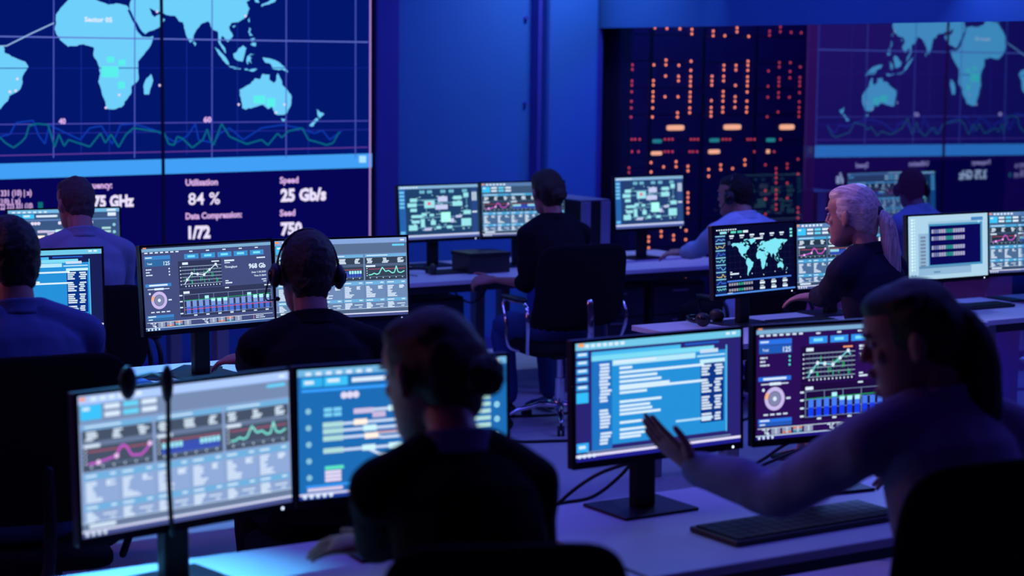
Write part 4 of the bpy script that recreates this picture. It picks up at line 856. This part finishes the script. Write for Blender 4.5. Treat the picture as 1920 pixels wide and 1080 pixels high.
    if collar != 'none':
        hgt = .040 if collar != 'scoop' else .012; rr = .067 if f else .074
        for q, (rx, hz2) in enumerate(((rr, 0), (rr * .93, hgt))):
            tube(bm, [C0 + tilt @ Vector((rx * math.sin(a), rx * .95 * math.cos(a) - .004, hz2 - .015)) for a in [2 * PI * i / 28 for i in range(29)]], .0085, seg=8)
        seg = 28
        for i in range(seg):
            a0, a1 = 2 * PI * i / seg, 2 * PI * (i + 1) / seg; pts = []
            for (rx, z_, a) in ((rr + .006, -.02, a0), (rr + .006, -.02, a1), (rr * .93 + .006, hgt - .015, a1), (rr * .93 + .006, hgt - .015, a0)):
                pts.append(C0 + tilt @ Vector((rx * math.sin(a), rx * .95 * math.cos(a) - .004, z_)))
            inn = [C0 + (p - C0) * .86 for p in pts]; vo = [bm.verts.new(p) for p in pts]; vi = [bm.verts.new(p) for p in inn]
            bm.faces.new(vo); bm.faces.new(vi[::-1])
            for j in range(4): bm.faces.new((vo[j], vi[j], vi[(j + 1) % 4], vo[(j + 1) % 4]))
        organic('collar', bm, shirt if collar != 'blazer' else M_grey, t, .006, 2)
    if sleeve >= 1:
        for s in 'lr':
            d = (WR[s] - EL[s]).normalized(); bm = B(); tube(bm, [WR[s] - d * .075, WR[s] - d * .012], [.040, .038], caps=False, seg=20); mesh_obj('cuff', bm, shirt, t, True)
    # trousers or skirt
    bm = B(); tube(bm, [sp(0) + Vector((0, 0, -.01)), sp(.12)], [(.185 * bulk, .132), (.178 * bulk, .125)], seg=20, side=(1, 0, 0))
    for s in 'lr':
        tube(bm, catmull([hips[s], hips[s].lerp(K[s], .5), K[s]] + ([] if bare else [K[s].lerp(A_[s], .4), A_[s] + Vector((0, 0, .03))]), 3), ([.095] * 3 + [.086] * 3 + [.072]) if bare else ([.095, .092, .09, .084, .08, .074, .070, .066, .064, .062, .060, .058, .056]), seg=18)
    if bare: tube(bm, [Vector((0, .04, zs + .075)), Vector((0, .36, zs + .07))], [(.17, .09), (.15, .075)], seg=20, side=(1, 0, 0))
    organic('skirt' if bare else 'trousers', bm, trousers, t, .010, 3, .014)
    for s in 'lr':
        a = A_[s]; bm = B(); tube(bm, [a + Vector((0, -.035, -.055)), a + Vector((0, .04, -.05)), a + Vector((0, .12, -.068)), a + Vector((0, .17, -.076))], [(.033, .034), (.038, .032), (.044, .022), (.032, .014)], seg=16, side=(1, 0, 0))
        bmesh.ops.recalc_face_normals(bm, faces=bm.faces); mesh_obj('shoe', bm, shoes, t, True)
    # hair
    P = lambda x, y, z: Mh @ (Vector((x, y, z)) * hk); R3 = Mh.to_3x3(); bm = B()
    def E(c, r): ell(bm, P(*c), tuple(q * hk for q in r), R3, 28, 16)
    if hair == 'short':
        E((0, -.022, .146), (.0825, .096, .102)); E((0, .006, .194), (.074, .082, .048)); E((0, -.058, .095), (.066, .052, .062)); E((0, -.066, .062), (.052, .036, .040))
    else:
        E((0, -.020, .144), (.085, .098, .102)); E((0, .007, .199), (.074, .080, .041)); E((0, -.060, .100), (.074, .054, .070)); E((.062, -.015, .168), (.022, .056, .034)); E((-.062, -.015, .168), (.022, .056, .034)); E((0, -.075, .13), (.078, .048, .07)); E((0, -.07, .06), (.052, .036, .045))
    hobj = organic('hair', bm, hairm, t, .006, 3, .010 if hair == 'short' else .003, _htex)
    def tail(pts, rads, name='ponytail'):
        bm = B(); tube(bm, catmull(pts, 5), rads, seg=18); o = organic(name, bm, M_blondetail if hairm == M_blonde else hairm, t, .006, 2, .004, _htex); return o
    if hair == 'bun':
        bm = B(); ell(bm, P(.0, -.146, .095), (.044 * hk, .036 * hk, .038 * hk), R3); organic('hair_bun', bm, hairm, t, .005, 2, .016, _htex)
    if hair in ('pony', 'longpony'):
        b = P(0, -.118, .130 if hair == 'pony' else .12); D = Rh.to_3x3() @ Vector((0, -1, 0)); D.z = 0
        if hair == 'pony': pts = [P(0, -.095, .135), b, b + D * .035 + Vector((0, 0, -.05)), b + D * .055 + Vector((0, 0, -.15)), b + D * .07 + Vector((0, 0, -.29)), b + D * .06 + Vector((0, 0, -.43))]; base = [.024, .017, .034, .040, .034, .014]
        else: pts = [P(0, -.085, .15), b + Vector((0, 0, .0)), b + D * .030 + Vector((0, 0, -.08)), b + D * .035 + Vector((0, 0, -.22)), b + D * .035 + Vector((0, 0, -.38)), b + D * .03 + Vector((0, 0, -.52))]; base = [.034, .036, .052, .058, .052, .03]
        r_ = []
        for i in range(5):
            for q in range(5): r_.append(base[i] + (base[i + 1] - base[i]) * q / 5)
        r_.append(base[-1]); tail(pts, r_)
        bm = B(); tube(bm, [b - D * .006 + Vector((0, 0, .006)), b + D * .008 + Vector((0, 0, -.012))], [.021 if hair == 'pony' else .036] * 2, seg=16); mesh_obj('hair_tie', bm, M_blk, t, True)
    t['head'] = 0; del t['head']
    if chair is not None:
        cyaw = yaw + math.radians(chair.get('turn', 0)); o = chair.get('off', (0, 0)); p = Matrix.Translation(root) @ Rz @ Vector((o[0], o[1], 0))
        kw = {k_: v_ for k_, v_ in chair.items() if k_ not in ('label', 'turn', 'off')}; kw.setdefault('seat', zs - .02)
        office_chair(chair['label'], p, cyaw, **kw)
    return t, Mh, hk
def headset(label, t, Mh, hk, mic=-1):
    """worn headset, a thing of its own, standing where the head is"""
    W = Matrix.Translation(t.location) @ Matrix.Rotation(t.rotation_euler.z, 4, 'Z') @ Mh
    o = thing('headset', label, 'headset', W @ (Vector((0, 0, .11)) * hk)); inv = Matrix.Translation(o.location).inverted()
    P = lambda x, y, z: inv @ (W @ (Vector((x, y, z)) * hk)); R3 = W.to_3x3()
    bm = B(); tube(bm, [P(.094 * math.cos(a), -.015, .125 + .125 * math.sin(a)) for a in [PI * i / 20 for i in range(21)]], [(.007, .004)] * 21, seg=8, side=R3 @ Vector((0, 1, 0))); mesh_obj('headband', bm, M_gloss, o, True)
    for s in (-1, 1):
        bm = B(); ell(bm, P(s * .098, -.012, .108), (.020, .036, .042), R3); c = mesh_obj('ear_cup', bm, M_blk, o, True)
        bm = B(); ell(bm, P(s * .112, -.012, .108), (.010, .020, .024), R3); mesh_obj('cup_cover', bm, M_gloss, c, True)
    bm = B(); tube(bm, catmull([P(mic * .115, 0, .095), P(mic * .116, .035, .050), P(mic * .10, .075, .035), P(mic * .07, .095, .040)], 5), .0028, seg=8); m_ = mesh_obj('microphone_boom', bm, M_blk, o, True)
    bm = B(); ell(bm, P(mic * .065, .098, .041), (.010, .008, .008), R3); mesh_obj('microphone', bm, M_blk, m_, True)
    return o
CG = lambda who: 'black office chair of ' + who
person('man in grey-blue shirt, back to us, before the far-left monitor', at_y(140, 332, 8.95), 24, (42, -6, 0), .10, bulk=1.04, shirt=M_grey, hair='short', hairm=M_hairgry, vox=.009, chair=dict(label=CG('the man in the grey-blue shirt, at far left'), back_top=.98), garment='shirt')
person('short-haired man in dark blue shirt cut by the left edge, back to us', at_y(10, 406, 5.95), 26, (40, -8, 0), .08, hk=1.12, bulk=1.12, shirt=M_dblue, hair='short', hairm=M_hairblk, vox=.008, chair=dict(label=CG('the short-haired man at the left edge, tall broad back'), back_top=1.13, bw=.27))
t, Mh, hk = person('man in black shirt wearing a headset, back to us, left of centre', at_y(578, 434, 6.35), 20, (20, -8, 3), .14, hk=1.12, bulk=1.04, shirt=M_shblk, hairm=M_hairbrn, vox=.007,
    hands={'l': at_z(448, 694, .785)}, chair=dict(label=CG('the man in the headset, its post visible under the screens'), seat=.47, back_top=.86, arms=False, off=(0, -.04)), zdrop=.70, hdirs={'l': ((-1, .5, -.1), (.3, .9, .2), .3)})
headset('black headset with microphone worn by the man in black shirt', t, Mh, hk)
person('woman in black blazer with hair in a bun, nearest to the camera', at_y(800, 579, 3.95), 14, (46, -16, 4), .16, sex='f', hk=1.11, bulk=1.0, neckf=.08, side=-.03, neckdrop=.035, armout=0, shirt=M_blazer, hair='bun', hairm=M_hairbrn, vox=.007, collar='blazer', garment='blazer',
    hands={'l': at_z(700, 1068, .785)}, hdirs={'l': ((-1, .25, -.05), (.25, .9, .25), .22, .18)}, chair=dict(label=CG('the woman with the bun, rounded back seen at the bottom edge'), seat=.50, back_top=1.14, arms=False, off=(.0, .0), turn=-6), zdrop=.68)
person('dark-haired woman in black top, back to us, at the far desk', at_y(1024, 317, 10.55), 26, (26, -6, -3), .10, side=0, sex='f', hk=1.02, bulk=1.02, shirt=M_shblk, hair='bun', hairm=M_hairbrn, vox=.009, sleeve=.12, garment='top', collar='scoop', trousers=M_jean,
    hands={'l': at_z(922, 524, .79)}, hdirs={'l': ((-1, .1, -.1), (.1, .8, .5), .7)}, chair=dict(label=CG('the dark-haired woman, chrome star base with casters'), chrome=True, seat=.50, back_top=1.04, bw=.27, spin=.5), poles={'l': (.3, -.5, -1)}, armk=1.0)
t, Mh, hk = person('man in pale blue shirt wearing a headset, far desk by the racks', at_y(1380, 327, 11.2), 28, (58, -4, 0), .10, neckdrop=.03, bulk=1.06, shirt=M_light, hairm=M_hairblk, vox=.009,
    hands={'l': at_z(1262, 486, .80), 'r': at_z(1330, 480, .80)}, hdirs={'l': ((-1, .3, -.05), (.3, 1, .2), .35)}, chair=dict(label=CG('the man in the pale blue shirt'), back_top=.95), zdrop=.64)
headset('black headset worn by the man in the pale blue shirt', t, Mh, hk)
person('blonde woman with long ponytail in dark navy blazer', at_y(1600, 345, 8.0), 42, (58, -5, 0), .08, sex='f', hk=1.06, bulk=1.06, shirt=M_navy, hair='pony', hairm=M_blonde, vox=.007, garment='blazer', collar='stand', bare=True,
    hands={'l': at_z(1478, 603, .79), 'r': at_z(1530, 600, .79)}, hdirs={'l': ((-1, .5, -.1), (.3, .9, .1), .3), 'r': ((-1, .5, -.1), (-.3, -.9, .1), .3)}, zdrop=.70, feet={'l': at_z(1462, 892, .03)}, chair=dict(label=CG('the blonde woman'), back_top=.92, seat=.5))
person('woman in lavender blouse with long dark ponytail, pointing at the blue screen', at_y(1694, 525, 4.30), 34, (82, -15, 0), .10, sex='f', hk=1.08, bulk=1.14, neckf=.01, armk=1.13, twist=-14, shirt=M_lav, hair='longpony', hairm=M_hairblk, vox=.0055, garment='blouse', collar='shirt',
    hands={'l': at_y(1302, 876, 4.62), 'r': at_z(1665, 935, .80)}, hdirs={'l': ((-.122, .02, .100), (.40, -.85, .48), .10, -.02, 0.0), 'r': ((-.6, .8, -.1), (-.5, -.3, .1), .3)}, poles={'l': (-.1, -.3, -1)}, zdrop=.70, chair=dict(label=CG('the woman in the lavender blouse, black back at lower right'), back_top=1.20, seat=.50, bw=.28, off=(-.10, .02), turn=-8))
# ================================================================== THINGS ON THE DESKS
def keyboard(label, c, yaw=TH, w=.44, d=.15, grp='desk keyboards'):
    t = thing('keyboard', label, 'keyboard', (c[0], c[1], TOPZ), yaw, grp)
    bm = B(); box(bm, -w / 2, w / 2, -d / 2, d / 2, .001, .016, bev=.004); mesh_obj('case', bm, M_blk, t)
    bm = B()
    for r in range(5):
        n = 15
        for k in range(n): box(bm, -w / 2 + .012 + k * (w - .024) / n, -w / 2 + .009 + (k + 1) * (w - .024) / n, -d / 2 + .012 + r * (d - .024) / 5, -d / 2 + .009 + (r + 1) * (d - .024) / 5, .016, .0205)
    mesh_obj('keys', bm, M_blk2, t); return t
keyboard('large black keyboard on the desk before the woman in the lavender blouse', at_z(1500, 985, TOPZ), TH + .02, .62, .20)
keyboard('black keyboard on the desk by the right edge, under the pale terminal monitor', at_z(1835, 577, TOPZ), TH, .40, .14)
keyboard('black keyboard of the man in the headset, beside the monitor stand', at_z(462, 716, TOPZ), TH, .36, .13)
keyboard('black keyboard between the stand and mouse on the far desk at left', at_z(843, 512, TOPZ), TH, .27, .13)
keyboard('black keyboard under the hands of the blonde woman', at_z(1500, 606, TOPZ), TH, .38, .14)
t = thing('mobile_phone', 'black mobile phone lying face up on the desk beside the notebook', 'phone', at_z(297, 708, TOPZ), TH - .9)
bm = B(); box(bm, -.037, .037, -.075, .075, .0005, .009, bev=.003); mesh_obj('case', bm, M_blk, t)
bm = B(); box(bm, -.034, .034, -.071, .071, .009, .0096); mesh_obj('display', bm, M_gloss, t)
t = thing('tablet', 'thin dark tablet on the desk, left of the monitor stand', 'tablet', at_z(362, 697, TOPZ), TH - .75)
bm = B(); box(bm, -.085, .085, -.12, .12, .0005, .008, bev=.003); mesh_obj('case', bm, M_blk, t)
bm = B(); box(bm, -.078, .078, -.112, .112, .008, .0086); mesh_obj('display', bm, M_gloss, t)
t = thing('spiral_notebook', 'spiral bound notebook at the desk edge beside the phone', 'notebook', at_z(228, 722, TOPZ), TH)
bm = B(); box(bm, -.10, .10, -.07, .07, .0, .012); mesh_obj('pages', bm, M_white, t)
bm = B(); box(bm, -.102, .102, -.072, .072, .012, .0145); mesh_obj('cover', bm, mat('blue_card', (.05, .2, .5), .5, var=.05), t)
bm = B()
for k in range(16):
    x = -.095 + k * .0127; tube(bm, [(x, .072 + .008 * math.cos(a), .009 + .008 * math.sin(a)) for a in [2 * PI * i / 8 for i in range(9)]], .0013, seg=6)
mesh_obj('wire_binding', bm, M_blk2, t)
def mouse(label, c, yaw):
    t = thing('computer_mouse', label, 'mouse', (c[0], c[1], TOPZ), yaw)
    bm = B(); ell(bm, (0, 0, .0), (.032, .056, .036)); bmesh.ops.bisect_plane(bm, geom=bm.verts[:] + bm.edges[:] + bm.faces[:], plane_co=(0, 0, .001), plane_no=(0, 0, -1), clear_outer=True); mesh_obj('shell', bm, M_blk, t, True)
    bm = B(); tube(bm, [(-.004, .03, .031), (.004, .03, .031)], .006, seg=10); mesh_obj('scroll_wheel', bm, M_blk2, t, True); return t
mouse('black mouse on the nearest desk beside the monitor stand', at_z(665, 1020, TOPZ), TH)
def loose_headset(label, c, yaw, z=TOPZ):
    o = thing('headset', label, 'headset', (c[0], c[1], z), yaw)
    bm = B(); tube(bm, [(.085 * math.cos(a), .105 * math.sin(a) + .03, .022 + .006 * math.sin(a)) for a in [PI * i / 18 for i in range(19)]], [(.012, .005)] * 19, seg=8, side=(0, 0, 1)); mesh_obj('headband', bm, M_gloss, o, True)
    for s in (-1, 1):
        bm = B(); ell(bm, (s * .085, .018, .034), (.022, .040, .034)); c_ = mesh_obj('ear_cup', bm, M_blk, o, True)
        bm = B(); ell(bm, (s * .100, .018, .036), (.010, .024, .020)); mesh_obj('cup_cover', bm, M_gloss, c_, True)
    bm = B(); tube(bm, catmull([(-.09, -.01, .03), (-.07, -.07, .012), (-.02, -.10, .008)], 5), .003, seg=8); mesh_obj('microphone_boom', bm, M_blk, o, True)
    return o
loose_headset('black headset lying on the left end of the blonde woman\'s desk', at_z(1337, 609, TOPZ), TH + .5)
loose_headset('black headset lying beside the keyboard on the far desk at left', at_z(785, 516, TOPZ), TH - .4)
# headset hanging over the nearest monitor, its lead running down the screen
F = Vector((-.759, 4.416, 1.078)); FY = math.radians(42.2); fx = Vector((math.cos(FY), math.sin(FY), 0)); fn_ = Vector((-math.sin(FY), math.cos(FY), 0))
tp_ = F + fx * -.115 + Vector((0, 0, SH / 2 + .010)) + fn_ * .02
o = thing('headset', 'out-of-focus black headset hanging over the top of the nearest left monitor', 'headset', tp_, FY)
bm = B(); tube(bm, catmull([(-.052, -.012, -.012), (-.052, .0, .012), (-.04, .02, .014), (-.0, .045, .006), (.04, .03, .014), (.048, .0, .012), (.048, -.012, -.01)], 5), .006, seg=8); mesh_obj('headband', bm, M_blk, o, True)
for x, z, rx, rz_ in ((-.054, .012, .022, .040), (.050, -.002, .015, .046)):
    bm = B(); ell(bm, (x, -.030, z), (rx, .014, rz_)); mesh_obj('ear_cup', bm, M_blk, o, True)
bm = B(); tube(bm, catmull([(.050, -.034, -.03), (.052, -.030, -.1), (.050, -.032, -.22), (.053, -.040, -.36)], 6), .006, seg=8); mesh_obj('lead', bm, M_blk, o, True)
# pc tower and box on the far desk
t = thing('computer_tower', 'upright computer tower with pale front edge on the far desk', 'computer', uv(6.70, 10.14, TOPZ), TH)
bm = B(); box(bm, 0, .22, -.30, .16, .008, .40, bev=.006); mesh_obj('case', bm, M_blk2, t)
bm = B(); box(bm, -.001, .07, -.312, -.301, .012, .396, bev=.003); box(bm, .15, .221, -.312, -.301, .012, .396, bev=.003); mesh_obj('front_panel', bm, mat('light_grey_plastic', (.20, .22, .30), .4, bump=.05), t)
bm = B(); box(bm, 0, .22, -.30, .16, .401, .407, bev=.002); mesh_obj('top_cover', bm, mat('light_grey_plastic', (.45, .48, .55), .4), t)
for x in (.03, .19):
    for y in (-.26, .12):
        bm = B(); cyl(bm, (x, y, 0), (x, y, .009), .014); mesh_obj('foot', bm, M_blk, t)
t = thing('storage_box', 'black lidded box on the far desk behind the dark-haired woman\'s hand', 'box', uv(5.80, 9.68, TOPZ), TH)
bm = B(); box(bm, 0, .28, 0, .22, 0, .10, bev=.004); mesh_obj('body', bm, M_blk, t)
bm = B(); box(bm, -.005, .285, -.005, .225, .10, .125, bev=.004); mesh_obj('lid', bm, M_blk2, t)
# cables
def cable(label, pts, r=.005):
    bm = B(); tube(bm, catmull(pts, 8), r, seg=8); bmesh.ops.recalc_face_normals(bm, faces=bm.faces); return tag(mesh_obj('cable', bm, M_blk, None, True), label, 'cable')
cable('black cable curving left from behind the blue text monitor, upper one', [at_y(1180, 868, 5.34), at_y(1128, 886, 5.38), at_y(1085, 912, 5.42), at_y(1048, 944, 5.44), at_y(1010, 990, 5.46)], .0055)
cable('black cable curving left from behind the blue text monitor, lower one', [at_y(1190, 860, 5.36), at_y(1160, 895, 5.40), at_y(1110, 932, 5.42), at_y(1050, 944, 5.44), at_z(990, 965, TOPZ + .006)], .0055)
cable('black cable hanging under the purple monitor towards the blue one, upper', [at_y(1540, 815, 5.66), at_y(1480, 830, 5.70), at_y(1430, 862, 5.72), at_y(1385, 885, 5.74), at_y(1340, 893, 5.74)], .005)
cable('black cable hanging under the purple monitor towards the blue one, lower', [at_y(1545, 822, 5.68), at_y(1492, 846, 5.72), at_y(1440, 868, 5.74), at_y(1395, 888, 5.76), at_y(1350, 900, 5.76)], .005)
cable('dark cable looping under the far desk beside the drawer unit', [uv(5.95, 10.3, .68), uv(6.05, 10.2, .52), uv(6.2, 10.25, .50), uv(6.35, 10.3, .64)], .006)
cable('dark cable lying on the floor by the blue wall', [uv(5.3, 9.2, .008), uv(5.9, 8.9, .008), uv(6.5, 9.1, .008), uv(7.2, 8.8, .008)], .008)
cable('dark cable lying on the floor beside the chrome chair base', [uv(4.7, 8.6, .008), uv(5.4, 8.3, .008), uv(6.1, 8.1, .008), uv(6.9, 8.3, .008)], .008)
# aluminium floor channels at the left
for k, (px_, py_, nm) in enumerate(((112, 1030, 'upper one of two'), (130, 1052, 'lower one of two'))):
    P = at_z(px_, py_, 0); t = thing('cable_channel', 'aluminium cable channel on the floor at lower left, ' + nm, 'cable channel', (P.x, P.y, 0), TH - .62)
    bm = B(); tube(bm, [(-.22, 0, .002), (.12, 0, .002)], [(.035, .022)] * 2, seg=16, side=(0, 1, 0)); bmesh.ops.bisect_plane(bm, geom=bm.verts[:] + bm.edges[:] + bm.faces[:], plane_co=(0, 0, .001), plane_no=(0, 0, -1), clear_outer=True); mesh_obj('cover', bm, M_silver, t, True)
    bm = B(); box(bm, -.24, .14, -.04, .04, 0, .004); mesh_obj('base_plate', bm, M_silver, t)
